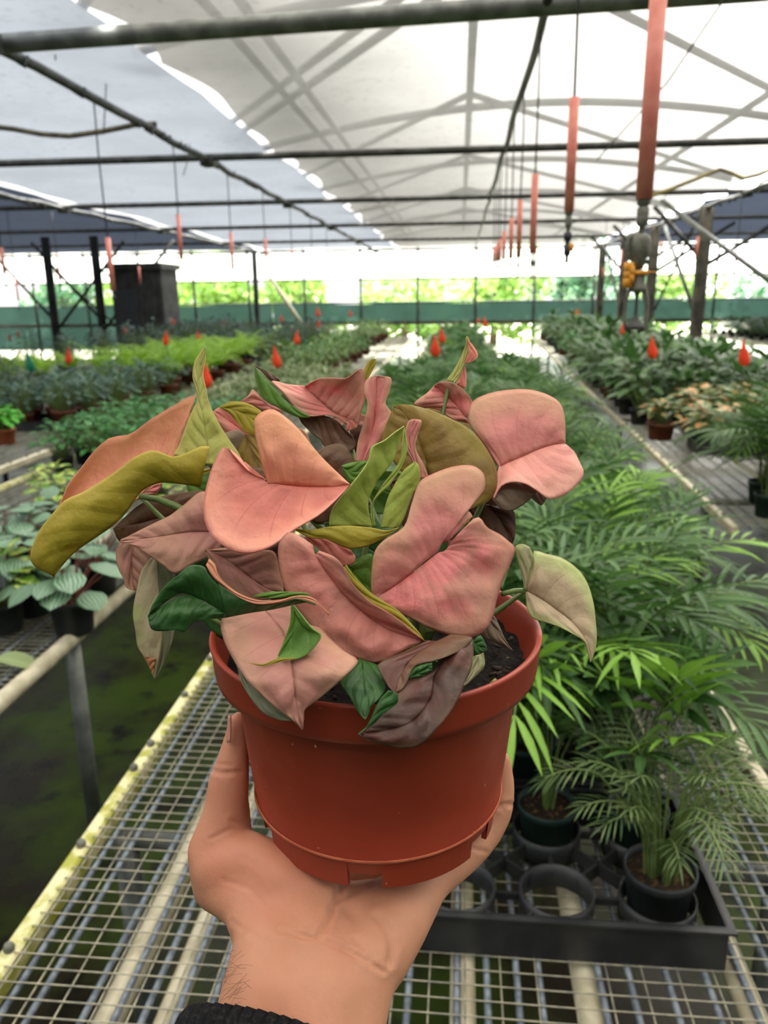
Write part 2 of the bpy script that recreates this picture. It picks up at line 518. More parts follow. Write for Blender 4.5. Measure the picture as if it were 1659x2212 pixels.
def tree(name, x, y, h, w, m, lab, seed):
    rnd = random.Random(seed)
    t = empty(name, (x, y, 0), 0, lab, 'tree', 'trees beyond the far wall')
    mb = MB()
    blobs = [(rnd.uniform(-w, w) * .6, rnd.uniform(-w, w) * .5, rnd.uniform(.25, .9) * h, rnd.uniform(.3, .5) * w) for _ in range(9)]
    for i in range(1500):
        b = rnd.choice(blobs)
        d = Vector((rnd.gauss(0, 1), rnd.gauss(0, 1), rnd.gauss(0, 1))).normalized() * b[3] * rnd.uniform(.7, 1.05)
        c = Vector((b[0], b[1], b[2])) + d
        u = Vector((rnd.gauss(0, 1), rnd.gauss(0, 1), rnd.gauss(0, .6))).normalized() * rnd.uniform(.10, .2)
        v = u.orthogonal().normalized() * u.length * .6
        i0 = len(mb.v)
        mb.v += [tuple(c - u), tuple(c + v), tuple(c + u), tuple(c - v)]
        mb.face((i0, i0 + 1, i0 + 2, i0 + 3), 0, [(0, .5), (.5, 1), (1, .5), (.5, 0)])
    mb.build('crown', m, t)
    tr = MB().tube([(0, 0, 0), (.05, 0, h * .35), (0, .1, h * .7)], [.14, .11, .05], 8)
    for b in blobs[:6]: tr.tube([(.03, 0, h * .3), (b[0], b[1], b[2])], [.06, .02], 5, cap=False)
    tr.build('trunk', MT['bark'], t)
sides = ['seen at the far left edge of the end wall', 'seen between the left posts', 'seen left of the boarded booth', 'seen just right of the boarded booth', 'seen above the nets left of the middle aisle', 'seen straight beyond the middle aisle', 'seen above the nets right of the middle aisle', 'seen beside the row of hanging sprinklers', 'seen behind the timber posts', 'seen at the right edge of the end wall', 'seen behind the nearest hanging sprinkler head']
for i in range(11):
    x = -17.5 + i * 3.1
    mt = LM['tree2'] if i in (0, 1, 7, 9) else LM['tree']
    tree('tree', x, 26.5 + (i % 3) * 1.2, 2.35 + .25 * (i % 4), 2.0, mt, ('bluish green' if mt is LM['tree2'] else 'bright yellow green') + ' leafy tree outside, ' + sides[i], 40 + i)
# ---------------------------------------------------------------- the potted pink arrowhead plant
DP = 0.336                                   # depth of the rim centre
PC = P(812, 1352, DP)
HERO = empty('potted_arrowhead_plant', (PC.x, PC.y, PC.z - .0895), 0, 'pink leaved arrowhead plant in a terracotta coloured plastic pot, held up in the hand', 'potted plant')
def hbuild(mb, name, mats, parent=HERO, smooth=True):
    o = mb.build(name, mats, None, smooth)
    o.parent = parent
    o.matrix_parent_inverse = Matrix.Translation(-Vector(HERO.location))
    return o
def potm():
    m, t = newmat('terracotta_plastic'); k = NT(t)
    co = k.co()
    n1 = k.noise(30, 4, co); n2 = k.noise(420, 2, co)
    c = k.mix(k.ramp(n1, .3, .7), s2l((160, 62, 41)), s2l((148, 54, 34)))
    sp = k.noise(520, 0, co)
    c = k.mix(k.ramp(sp, .86, .88), c, s2l((214, 160, 130)))
    k.out(k.bsdf(c, k.ramp(n1, .3, .7, .36, .5), .45, 0, n2, .06, .0006).outputs[0])
    return m
MT['pot'] = potm()
ZR = PC.z
b0 = Vector((PC.x, PC.y, ZR))
mb = MB()
RR = .0702
prof = [(.0540, -.0775), (.0550, -.0765), (.0557, -.075), (.0552, -.0740),          # ridge just above the foot
        (.0578, -.052), (.0610, -.0185), (.0617, -.0172), (.0672, -.0158), (.0686, -.0150), (.0692, -.012), (.0698, -.003), (.0704, -.0008), (RR + .0004, .0002), (RR, .0010), (.0690, .0010), (.0680, .0002), (.0672, -.004), (.0600, -.017), (.0590, -.030)]
mb.lathe(prof, 128, 0, b0)
# foot ring with notches
NF = 96
def notch(k):
    a = 360 * k / NF
    return any(abs((a - c + 180) % 360 - 180) < 9 for c in (268, 328, 28, 88, 148, 208))
top, zt, zb = .0538, ZR - .0775, ZR - .0895
ring = lambda r, z, k: (b0.x + r * math.cos(2 * math.pi * k / NF), b0.y + r * math.sin(2 * math.pi * k / NF), z)
for k in range(NF):
    z1 = zb + (.0065 if notch(k) else 0)
    a, b, c, d = ring(top, zt, k), ring(top, zt, k + 1), ring(top - .0012, z1, k + 1), ring(top - .0012, z1, k)
    e, f = ring(top - .0034, z1, k + 1), ring(top - .0034, z1, k)
    g, h = ring(top - .0034, zt, k + 1), ring(top - .0034, zt, k)
    for qd in ((a, b, c, d), (d, c, e, f), (f, e, g, h)):
        mb.face([mb.vert(p) for p in qd])
    if notch(k) != notch(k + 1):
        z2 = zb; z3 = zb + .0065
        kk = k + 1
        mb.face([mb.vert(p) for p in (ring(top - .0012, z2, kk), ring(top - .0012, z3, kk), ring(top - .0034, z3, kk), ring(top - .0034, z2, kk))])
# base disc
rows = [[ring(r, zt + .002, k) for k in range(NF)] for r in (.0005, .025, top - .003)]
mb.grid(rows, close=True)
pot = hbuild(mb, 'pot', MT['pot'])
mb = MB()
mb.lathe([(.0556, -.0755), (.0562, -.0751), (.0556, -.0743)], 128, 0, b0)
hbuild(mb, 'seam_ring', flat('worn_pot_edge', (204, 112, 78), (190, 94, 62), 160, .5))
mb = MB(); rnd = random.Random(4); rows = []
for i in range(26):
    r = .0003 + .0635 * i / 25
    rows.append([(b0.x + r * math.cos(2 * math.pi * k / 90), b0.y + r * math.sin(2 * math.pi * k / 90),
                  ZR - .011 + .0045 * noise.noise((r * math.cos(2 * math.pi * k / 90) * 160, r * math.sin(2 * math.pi * k / 90) * 160, 1)) + rnd.uniform(-.0012, .0012)) for k in range(90)])
mb.grid(rows, close=True)
SOIL = flat('dark_peat_soil', (20, 16, 13), (46, 35, 24), 260, .95, .2, 0, .5, .7, 1, .003)
hbuild(mb, 'soil', SOIL)
mb = MB()
for i in range(150):
    a, r = rnd.uniform(0, 6.28), .062 * math.sqrt(rnd.random())
    c = b0 + Vector((r * math.cos(a), r * math.sin(a), -.0085 + rnd.uniform(0, .003)))
    s = rnd.uniform(.0008, .0028)
    pts = [c + Vector((rnd.uniform(-1, 1), rnd.uniform(-1, 1), rnd.uniform(-.3, 1))) * s for _ in range(3)]
    mb.tube([pts[0], pts[1]], [s * .5, s * .35], 5, 0 if rnd.random() < .8 else 1)
hbuild(mb, 'bark_chips', [flat('dark_bark_bits', (58, 44, 32), (36, 28, 22), 300, .9), flat('pale_bark_bits', (150, 128, 84), (104, 112, 48), 300, .9)])

# ---- leaf material: colour of the blade from midrib to margin, veins, blotches
def leaf_mat(name, mid, edge, vein, blot=None, ba=.5, rough=.45, trans=.22, K=6.0, vs=.5, e0=.45, e1=1.0, spec=.35):
    m, t = newmat(name); k = NT(t)
    if mid[0] > mid[1] + 40:          # the pinks are dusty, tan rather than candy
        tan = lambda c: tuple(min(248, lerp(a, b, .16) * 1.09) for a, b in zip(c, (180, 142, 112)))
        mid, edge, vein = tan(mid), tan(edge), tan(vein)
        if blot: blot = tan(tan(blot))
    uv = k.n('ShaderNodeUVMap')
    sp = k.n('ShaderNodeSeparateXYZ'); k.l(uv.outputs[0], sp.inputs[0])
    u, v = sp.outputs[0], sp.outputs[1]
    co = k.co()
    n1 = k.noise(55, 4, co, .55); n2 = k.noise(190, 3, co, .6)
    ef = k.ramp(k.math('ADD', v, k.math('MULTIPLY', k.math('SUBTRACT', n1, .5), .55)), e0, e1)
    col = k.mix(ef, s2l(mid), s2l(edge))
    if blot: col = k.mix(k.math('MULTIPLY', k.ramp(n1, .44, .62), min(1, ba * 1.3)), col, s2l(blot))
    ph = k.math('FRACT', k.math('SUBTRACT', k.math('MULTIPLY', u, K), k.math('MULTIPLY', v, 1.25)))
    dv = k.math('ABSOLUTE', k.math('SUBTRACT', ph, .5))
    line = k.ramp(dv, 0.0, .045, 1.0, 0.0)
    line = k.math('MULTIPLY', line, k.ramp(v, .55, .92, 1.0, 0.0))
    rib = k.ramp(v, 0.0, .022, 1.0, 0.0)
    allv = k.math('MAXIMUM', line, rib)
    mg = k.ramp(v, .965, .99, 0.0, 1.0)
    col = k.mix(k.math('MULTIPLY', allv, vs), col, s2l(vein))
    col = k.mix(k.math('MULTIPLY', mg, .5), col, s2l(vein))
    swell = k.math('MULTIPLY', k.ramp(dv, 0.0, .4, 0.0, 1.0), k.ramp(v, .6, 1.0, .9, 0.1))
    hgt = k.math('ADD', k.math('MULTIPLY', swell, .2), k.math('ADD', k.math('MULTIPLY', n1, .75), k.math('MULTIPLY', n2, .18)))
    p = k.bsdf(col, k.ramp(n1, .3, .7, rough - .05, rough + .1), spec, 0, hgt, .9, .0026)
    tl = k.n('ShaderNodeBsdfTranslucent'); k.l(col, tl.inputs[0])
    k.out(k.mixsh(trans, p.outputs[0], tl.outputs[0]))
    return m
HM = {
 'coral': leaf_mat('coral_pink_leaf', (214, 120, 108), (236, 164, 142), (190, 84, 92), (224, 138, 116), .5),
 'coralo': leaf_mat('coral_leaf_tan_margin', (224, 144, 116), (204, 142, 98), (206, 120, 100), (212, 138, 108), .4, e0=.35),
 'pink': leaf_mat('rose_pink_leaf', (216, 120, 120), (206, 150, 126), (172, 86, 90), (160, 110, 96), .6),
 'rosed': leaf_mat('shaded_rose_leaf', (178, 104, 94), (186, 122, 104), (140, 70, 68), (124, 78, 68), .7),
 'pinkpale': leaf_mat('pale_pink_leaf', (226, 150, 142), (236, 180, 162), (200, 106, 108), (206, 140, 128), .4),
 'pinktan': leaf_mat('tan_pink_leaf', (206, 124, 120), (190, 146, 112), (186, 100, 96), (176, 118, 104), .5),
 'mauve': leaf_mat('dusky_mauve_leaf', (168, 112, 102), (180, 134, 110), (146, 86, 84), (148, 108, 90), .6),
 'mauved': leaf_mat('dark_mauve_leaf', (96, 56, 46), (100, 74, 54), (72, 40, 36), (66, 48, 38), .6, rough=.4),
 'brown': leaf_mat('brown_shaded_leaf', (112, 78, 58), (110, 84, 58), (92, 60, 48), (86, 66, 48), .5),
 'olive': leaf_mat('olive_leaf_underside', (176, 162, 52), (188, 168, 60), (208, 190, 98), (160, 150, 46), .4, vs=.45, trans=.3),
 'olivet': leaf_mat('olive_tan_leaf', (160, 132, 66), (150, 132, 52), (176, 140, 92), (138, 106, 62), .5, trans=.3),
 'lemon': leaf_mat('yellow_green_leaf', (204, 202, 118), (200, 186, 106), (224, 222, 158), (184, 188, 92), .5, trans=.3),
 'cup': leaf_mat('yellow_green_inside', (172, 188, 84), (182, 200, 96), (200, 212, 126), (154, 166, 66), .5),
 'green': leaf_mat('fresh_green_leaf_side', (96, 136, 48), (112, 150, 62), (140, 172, 88), (78, 116, 44), .5),
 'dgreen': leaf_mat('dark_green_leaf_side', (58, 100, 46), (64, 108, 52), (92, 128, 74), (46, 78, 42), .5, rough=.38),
 'sage': leaf_mat('sage_green_leaf', (176, 172, 128), (164, 172, 104), (150, 132, 96), (190, 170, 138), .6),
 'sagep': leaf_mat('pale_green_pink_leaf', (208, 184, 150), (192, 206, 130), (176, 140, 116), (186, 166, 130), .5),
 'greyg': leaf_mat('grey_green_leaf_side', (132, 136, 104), (140, 144, 112), (116, 116, 88), (120, 124, 92), .5),
 'taupe': leaf_mat('taupe_leaf_underside', (138, 118, 98), (146, 126, 102), (108, 88, 74), (124, 106, 84), .5),
 'tip': leaf_mat('browned_leaf_tip', (176, 116, 66), (160, 104, 60), (120, 80, 50), (140, 88, 48), .6),
}
VW = {0: (0, 0, 1), 1: (40, 700, 2.4397), 2: (680, 700, 2.592), 3: (220, 1100, 2.860), 4: (720, 1100, 2.765), 5: (500, 480, 2.765)}
def curve(pts, z, n, base):
    """smooth curve through picture points; z is the height above the leaf's base depth in cm, spread along the curve"""
    L = [0.0]
    for a, b in zip(pts, pts[1:]): L.append(L[-1] + math.hypot(b[0] - a[0], b[1] - a[1]))
    out = []
    for i in range(n + 1):
        q = L[-1] * i / n
        k = 0
        while k < len(L) - 2 and L[k + 1] < q: k += 1
        t = (q - L[k]) / max(1e-9, L[k + 1] - L[k])
        p0, p1, p2, p3 = pts[max(0, k - 1)], pts[k], pts[k + 1], pts[min(len(pts) - 1, k + 2)]
        xy = []
        for c in (0, 1):
            d1, d2 = (p2[c] - p0[c]) * .5, (p3[c] - p1[c]) * .5
            h = L[k + 1] - L[k]
            if k > 0: d1 *= 2 * h / (h + L[k] - L[k - 1])
            if k < len(L) - 2: d2 *= 2 * h / (h + L[k + 2] - L[k + 1])
            m = abs(p2[c] - p1[c]) + h * .35
            d1, d2 = max(-m, min(m, d1)), max(-m, min(m, d2))
            xy.append((2 * t**3 - 3 * t**2 + 1) * p1[c] + (t**3 - 2 * t**2 + t) * d1 + (-2 * t**3 + 3 * t**2) * p2[c] + (t**3 - t**2) * d2)
        zt = i / n * (len(z) - 1); a = min(int(zt), len(z) - 2) if len(z) > 1 else 0
        zz = lerp(z[a], z[a + 1], zt - a) if len(z) > 1 else z[0]
        out.append((xy[0], xy[1], zz))
    return out
def strip(mb, view, A, B, za=(0,), zb=(0,), mi=0, d=.33, bulge=0.3, pucker=.05, K=6, n=34, m=12, ease=1.0, flip=False):
    x0, y0, s = VW[view]
    f = lambda P_: [(x0 + p[0] / s, y0 + p[1] / s) for p in P_]
    ca, cb = curve(f(A), list(za), n, d), curve(f(B), list(zb), n, d)
    if ease != 1.0:
        full = curve(f(A), list(za), 200, d)
        ca = [full[min(200, int(round(200 * (i / n) ** ease)))] for i in range(n + 1)]
    wm = max(math.hypot(a_[0] - b_[0], a_[1] - b_[1]) for a_, b_ in zip(ca, cb))
    if wm < 60: K = min(K, 2.5)
    rows, uv = [], []
    for i in range(n + 1):
        t = i / n; row, ur = [], []
        for j in range(m + 1):
            q = j / m
            x, y, z = (lerp(ca[i][c], cb[i][c], q) for c in (0, 1, 2))
            w = math.sin(math.pi * q)
            wid = math.hypot(ca[i][0] - cb[i][0], ca[i][1] - cb[i][1]) / 150
            z += bulge * w * min(1, wid)
            ph = (t * K - 1.25 * q) % 1.0
            z += .75 * pucker * min(1, wid * wid) * (math.sin(math.pi * ph) ** .7 - .5) * math.sin(math.pi * min(1, q * 1.05)) 
            z += pucker * 1.9 * noise.noise((x / 42, y / 42, view)) * w
            row.append(P(x, y, d - z / 100)); ur.append((t * K / 6, 1 - q if flip else q))
        rows.append(row); uv.append(ur)
    mb.grid(rows, mi, uv)
NLEAF = [0]
def leaf(mats, strips, label=None, stalk=None, thick=.00045):
    """one leaf: its strips share one mesh; stalk = picture point and depth where the petiole joins"""
    mb = MB()
    for st in strips: strip(mb, **st)
    o = hbuild(mb, 'leaf', [HM[x] for x in mats])
    sd = o.modifiers.new('thickness', 'SOLIDIFY'); sd.thickness = thick; sd.offset = 0
    if label: o['label'] = label
    if stalk:
        a = P(stalk[0], stalk[1], stalk[2] + .004)
        NLEAF[0] += 1
        rn = random.Random(NLEAF[0])
        q = rn.uniform(0, 6.28)
        g = Vector((b0.x + .02 * math.cos(q), b0.y + .02 * math.sin(q), ZR - .012))
        mid = P(stalk[0], stalk[1] + 30, stalk[2] + .016).lerp(g, .25)
        sm = MB(); sm.tube([g, g.lerp(mid, .5) + Vector((0, 0, .006)), mid, a], [.0022, .0019, .0015, .0009], 8)
        s = hbuild(sm, 'petiole', MT['petiole'])
        s.parent = o; s.matrix_parent_inverse = Matrix.Identity(4)
    return o
MT['petiole'] = flat('petiole_green', (98, 118, 58), (82, 100, 46), 60, .4)
def S(view, A, B, **k): return dict(view=view, A=A, B=B, **k)

# --- back row
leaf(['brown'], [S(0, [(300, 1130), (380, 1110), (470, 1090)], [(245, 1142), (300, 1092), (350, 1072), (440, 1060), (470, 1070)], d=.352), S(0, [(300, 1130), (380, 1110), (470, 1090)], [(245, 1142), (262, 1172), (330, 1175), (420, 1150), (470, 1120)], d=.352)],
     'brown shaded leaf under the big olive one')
leaf(['pink'], [S(1, [(1250, 640), (1150, 540), (1030, 460)], [(1280, 600), (1260, 470), (1130, 440), (1060, 440), (1030, 460)], d=.375), S(1, [(1250, 640), (1150, 540), (1030, 460)], [(1230, 690), (1130, 650), (1060, 560), (1020, 470), (1030, 460)], d=.375, K=8, pucker=.1)],
     'pink leaf behind the upright yellow green leaf', (560, 965, .372))
leaf(['pinktan'], [S(5, [(300, 1120), (150, 1060), (50, 1070)], [(240, 1150), (130, 1000), (100, 1040), (50, 1070)], d=.38), S(5, [(300, 1120), (150, 1060), (50, 1070)], [(300, 1180), (200, 1130), (120, 1090), (50, 1070)], d=.38)])
leaf(['pink', 'green', 'brown'], [
    S(5, [(700, 1180), (600, 1130), (520, 1060), (440, 980)], [(760, 1220), (770, 1150), (800, 1040), (795, 920), (775, 872), (690, 930), (590, 930), (520, 935), (440, 980)], d=.378, zb=(.3, .6, .9, .7, .2), bulge=-.2, pucker=.11, K=7),
    S(5, [(700, 1180), (600, 1130), (520, 1060), (440, 980)], [(690, 1210), (640, 1170), (560, 1150), (460, 1158), (370, 1100), (310, 1020), (240, 950), (330, 968), (440, 980)], d=.378, zb=(.2, .4, .8, 1, .4, 0), pucker=.11, K=8, bulge=.15),
    S(5, [(700, 1180), (690, 1200), (690, 1215)], [(760, 1190), (750, 1225), (685, 1250)], d=.372, K=2),
    S(5, [(135, 855), (170, 905), (250, 990), (340, 1080), (470, 1160)], [(135, 855), (145, 930), (170, 1010), (220, 1070), (300, 1120), (400, 1165), (470, 1165)], d=.368, mi=1, bulge=.35, K=4),
    S(5, [(400, 1165), (520, 1150), (620, 1180), (690, 1250)], [(420, 1200), (480, 1260), (540, 1310), (590, 1400), (690, 1380), (740, 1340), (720, 1270)], d=.376, mi=2, bulge=-.4),
    S(5, [(135, 855), (210, 890), (290, 940)], [(135, 855), (180, 890), (240, 950), (290, 945)], d=.376, mi=2)],
     'pleated pink leaf with a rolled green edge, topmost in the middle', (745, 910, .376))
leaf(['olive'], [S(5, [(800, 960), (815, 900), (850, 820)], [(797, 930), (795, 880), (820, 830), (850, 815)], d=.376, K=3), S(5, [(800, 960), (815, 900), (850, 820)], [(805, 940), (835, 900), (860, 850), (862, 820), (850, 815)], d=.376, K=3)], 'small olive leaf tip at the top')
leaf(['pinktan'], [S(5, [(780, 1430), (840, 1250), (860, 1120), (870, 920)], [(740, 1430), (755, 1310), (790, 1190), (812, 1085), (793, 1010), (800, 950), (840, 920), (870, 918)], d=.362, bulge=.35, zb=(0, 0, .3, .3, 0)),
                   S(5, [(780, 1430), (840, 1250), (860, 1120), (870, 920)], [(830, 1430), (840, 1350), (905, 1310), (925, 1210), (970, 1160), (920, 1080), (945, 1010), (952, 930), (870, 918)], d=.362, bulge=.5, zb=(.0, .5, .3, .2))],
     'narrow twisted pink leaf standing in the middle', (775, 1010, .362))
leaf(['lemon', 'coral'], [S(5, [(1310, 950), (1365, 870), (1395, 800), (1405, 690)], [(1285, 945), (1340, 862), (1380, 780), (1400, 720), (1398, 690), (1405, 680)], d=.362, bulge=.25, K=3, pucker=.01),
                 S(5, [(1310, 950), (1365, 870), (1395, 800), (1405, 690)], [(1340, 960), (1385, 870), (1410, 800), (1425, 730), (1412, 680), (1405, 680)], d=.362, bulge=.25, K=3, pucker=.01),
                 S(5, [(1410, 700), (1415, 770), (1395, 840)], [(1410, 700), (1448, 745), (1472, 800), (1440, 832), (1400, 842)], d=.361, mi=1, bulge=.2, K=3),
                 S(5, [(1380, 850), (1375, 900), (1345, 960)], [(1395, 845), (1400, 900), (1396, 990), (1350, 970)], d=.366, mi=1, K=3)],
     'tightly rolled young leaf standing up like a horn', (970, 830, .363))
leaf(['pink'], [S(5, [(1400, 1170), (1330, 1080), (1215, 975)], [(1440, 1130), (1437, 1070), (1400, 1015), (1340, 968), (1260, 948), (1215, 975)], d=.37, bulge=.5, zb=(0, .3, .5, .2), pucker=.12),
                S(5, [(1400, 1170), (1330, 1080), (1215, 975)], [(1420, 1200), (1330, 1180), (1230, 1120), (1090, 1090), (1170, 1020), (1215, 975)], d=.37, bulge=.3, pucker=.14)],
     'dusky pink leaf below the rolled horn', (1000, 905, .37))
# --- right big pink leaf
leaf(['pinktan', 'pinkpale', 'taupe'], [
    S(2, [(1030, 800), (1150, 750), (1250, 705), (1340, 676), (1402, 672)], [(1025, 790), (980, 730), (920, 640), (860, 540), (880, 440), (960, 395), (1080, 370), (1200, 368), (1300, 395), (1370, 440), (1395, 500), (1402, 600), (1402, 672)], d=.345, zb=(0, -.5, -.9, -1.1, -.9, -.4, 0), bulge=.35, ease=1.2, pucker=.09),
    S(2, [(1030, 800), (1150, 750), (1250, 705), (1340, 676), (1402, 672)], [(1030, 810), (1000, 900), (1000, 985), (1040, 912), (1100, 886), (1180, 896), (1240, 932), (1310, 980), (1380, 966), (1450, 920), (1506, 840), (1480, 770), (1450, 710), (1402, 672)], d=.345, mi=1, zb=(0, .5, 1.2, 1.3, 1.0, .5, 0), bulge=.35, ease=1.2, pucker=.09),
    S(2, [(1000, 985), (1040, 912), (1100, 886), (1180, 896), (1240, 932), (1260, 945)], [(1000, 985), (1040, 1032), (1090, 1048), (1150, 1022), (1200, 985), (1240, 940), (1260, 945)], d=.34, mi=2, bulge=.35, pucker=.06, K=4),
    S(2, [(1230, 935), (1262, 950), (1295, 975)], [(1205, 968), (1250, 1005), (1270, 1014), (1295, 978)], d=.343, mi=2, K=2)],
     'large pink leaf at the right with a grey curled under edge', (1078, 1008, .345))
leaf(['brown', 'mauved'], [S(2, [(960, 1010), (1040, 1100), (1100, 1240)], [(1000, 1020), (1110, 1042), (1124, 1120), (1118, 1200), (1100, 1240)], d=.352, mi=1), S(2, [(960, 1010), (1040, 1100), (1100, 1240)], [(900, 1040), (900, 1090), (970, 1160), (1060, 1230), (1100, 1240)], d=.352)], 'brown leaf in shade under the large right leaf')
# --- olive leaf behind the cup
leaf(['olivet', 'olive'], [
    S(2, [(640, 880), (620, 780), (590, 690), (560, 600), (500, 500), (440, 458)], [(560, 900), (480, 820), (420, 740), (380, 665), (400, 560), (425, 500), (440, 458)], d=.348, bulge=-.2, zb=(0, .3, .2, 0)),
    S(2, [(660, 900), (630, 800), (600, 700), (560, 600), (500, 500), (440, 458)], [(860, 1040), (960, 1000), (1005, 950), (1022, 880), (1012, 800), (965, 705), (880, 600), (760, 530), (620, 475), (500, 450), (440, 458)], d=.348, bulge=.3, zb=(.8, .8, .5, .2, 0, 0), pucker=.07)],
     'big round olive leaf behind the folded cup', (930, 1040, .348))
leaf(['pinktan'], [S(2, [(600, 860), (550, 740), (530, 640), (560, 540)], [(580, 880), (540, 760), (505, 690), (505, 600), (530, 540), (560, 535)], d=.335, bulge=.2), S(2, [(600, 860), (550, 740), (530, 640), (560, 540)], [(640, 860), (610, 790), (565, 690), (580, 610), (597, 542), (560, 535)], d=.335, bulge=.2)], 'small pinkish folded leaf inside the olive leaf')
# --- upright yellow green leaf and big left leaf
leaf(['lemon', 'coralo'], [
    S(1, [(1000, 740), (990, 600), (970, 470), (958, 400), (950, 300), (960, 200), (985, 115)], [(820, 690), (855, 620), (890, 520), (922, 445), (940, 405), (932, 340), (918, 270), (930, 195), (960, 150), (985, 115)], d=.352, bulge=.3, K=8),
    S(1, [(1000, 740), (990, 600), (970, 470), (958, 400), (950, 300), (960, 200), (985, 115)], [(1190, 770), (1165, 690), (1110, 610), (1050, 515), (1003, 410), (988, 340), (972, 265), (985, 190), (985, 115)], d=.352, bulge=.35, K=8, pucker=.1),
    S(1, [(870, 640), (880, 560), (905, 470)], [(820, 690), (835, 600), (880, 500), (905, 470)], d=.357, mi=1)],
     'upright yellow green leaf with a long narrow tip', (450, 1000, .352))
leaf(['coralo', 'olive'], [
    S(1, [(660, 900), (560, 960), (440, 1010), (300, 1100), (150, 1190), (75, 1240)], [(830, 700), (850, 610), (890, 500), (930, 400), (930, 373), (830, 422), (700, 500), (590, 580), (480, 600), (390, 680), (330, 760), (260, 850), (230, 925), (160, 1040), (95, 1130), (75, 1240)], d=.348, zb=(-.8, -1, -.9, -.6, -.2, 0), bulge=-.5, pucker=.08),
    S(1, [(960, 858), (850, 842), (760, 835), (700, 850), (640, 890), (570, 990), (500, 1060), (400, 1130), (300, 1200), (240, 1262), (190, 1328)], [(1005, 645), (965, 645), (880, 682), (810, 700), (740, 671), (690, 668), (600, 710), (540, 760), (400, 852), (330, 892), (250, 926), (180, 1000), (110, 1090), (72, 1180), (64, 1250), (110, 1290), (190, 1330)], d=.338, mi=1, za=(0, .4, .6, .3), zb=(.3, .8, .9, .7, .2), bulge=.55, pucker=.05, K=7)],
     'long leaf at the left folded so its olive underside shows over the pink', (302, 1072, .338))
leaf(['pink'], [S(1, [(640, 900), (700, 870), (755, 842)], [(645, 895), (680, 862), (720, 845), (755, 840)], d=.345), S(1, [(640, 900), (700, 870), (755, 842)], [(645, 905), (720, 900), (740, 880), (757, 842)], d=.345)])
# --- olive flap behind the central leaf
leaf(['olive', 'olivet'], [S(1, [(1060, 440), (1130, 450), (1200, 480), (1260, 520)], [(1060, 440), (1110, 412), (1185, 413), (1250, 440), (1286, 470), (1262, 522)], d=.355, K=4), S(1, [(1060, 440), (1130, 450), (1200, 480), (1260, 520)], [(1060, 440), (1110, 470), (1160, 530), (1200, 572), (1255, 590)], d=.355, K=4),
                           S(1, [(1195, 580), (1230, 660), (1290, 780)], [(1190, 590), (1160, 690), (1210, 775), (1290, 782)], d=.358, mi=1), S(1, [(1195, 580), (1230, 660), (1290, 780)], [(1255, 590), (1280, 680), (1310, 770), (1300, 785)], d=.356, mi=1)],  # lower strips browner: the shade on them is put into the colour
     'olive leaf flap behind the coral leaf')
# --- central coral leaf
leaf(['coralo', 'coral'], [
    S(0, [(578, 1044), (620, 1049), (665, 1052), (715, 1052), (757, 1048)], [(576, 1038), (562, 985), (551, 930), (552, 902), (585, 884), (615, 900), (648, 931), (692, 985), (757, 1048)], d=.318, zb=(0, -.2, -.1, 0), bulge=.45, ease=1.25, pucker=.07),
    S(0, [(573, 1040), (620, 1048), (665, 1052), (715, 1052), (757, 1048)], [(570, 1034), (536, 1017), (511, 991), (485, 964), (462, 1000), (446, 1050), (439, 1090), (443, 1130), (463, 1164), (499, 1188), (542, 1194), (587, 1180), (632, 1147), (696, 1108), (757, 1048)], d=.318, mi=1, zb=(0, .3, .7, 1.4, 1.5, .9, 0), bulge=-.15, ease=1.5, pucker=.13, K=7)],
     'large coral pink leaf facing the camera in the middle', (577, 1042, .321))
# --- olive cup
leaf(['cup', 'olive', 'coral'], [
    S(2, [(320, 1135), (300, 1000), (350, 880), (440, 760), (500, 575)], [(80, 1130), (92, 1050), (170, 940), (250, 842), (302, 760), (318, 690), (390, 652), (440, 612), (500, 572)], d=.330, bulge=-.5, zb=(.9, .9, .8, .3)),
    S(2, [(320, 1135), (320, 1010), (380, 900), (470, 770), (500, 575)], [(340, 1130), (330, 1000), (420, 900), (490, 790), (520, 700), (512, 640), (500, 572)], d=.333, bulge=-.2),
    S(2, [(370, 1140), (385, 1060), (420, 950), (500, 820), (560, 770)], [(470, 1142), (500, 1085), (545, 960), (586, 880), (583, 795), (560, 768)], d=.322, bulge=.4),
    S(2, [(-120, 1146), (0, 1150), (80, 1136), (200, 1130), (320, 1142), (400, 1156), (475, 1140)], [(-120, 1146), (-60, 1180), (0, 1200), (60, 1203), (120, 1230), (200, 1258), (300, 1240), (400, 1190), (475, 1140)], d=.312, mi=1, bulge=.35),
    S(2, [(-40, 1190), (60, 1205), (130, 1232), (205, 1268)], [(-60, 1195), (0, 1240), (60, 1290), (110, 1332), (165, 1352), (215, 1340), (228, 1305), (205, 1290)], d=.318, mi=2, bulge=.3)],
     'olive green leaf folded into an open cup with a pink lip', (800, 1140, .33))
leaf(['green'], [S(2, [(150, 800), (220, 830), (300, 800)], [(150, 795), (210, 775), (290, 765), (305, 780)], d=.345), S(2, [(150, 800), (220, 830), (300, 800)], [(160, 830), (200, 890), (250, 860), (300, 800)], d=.345)])
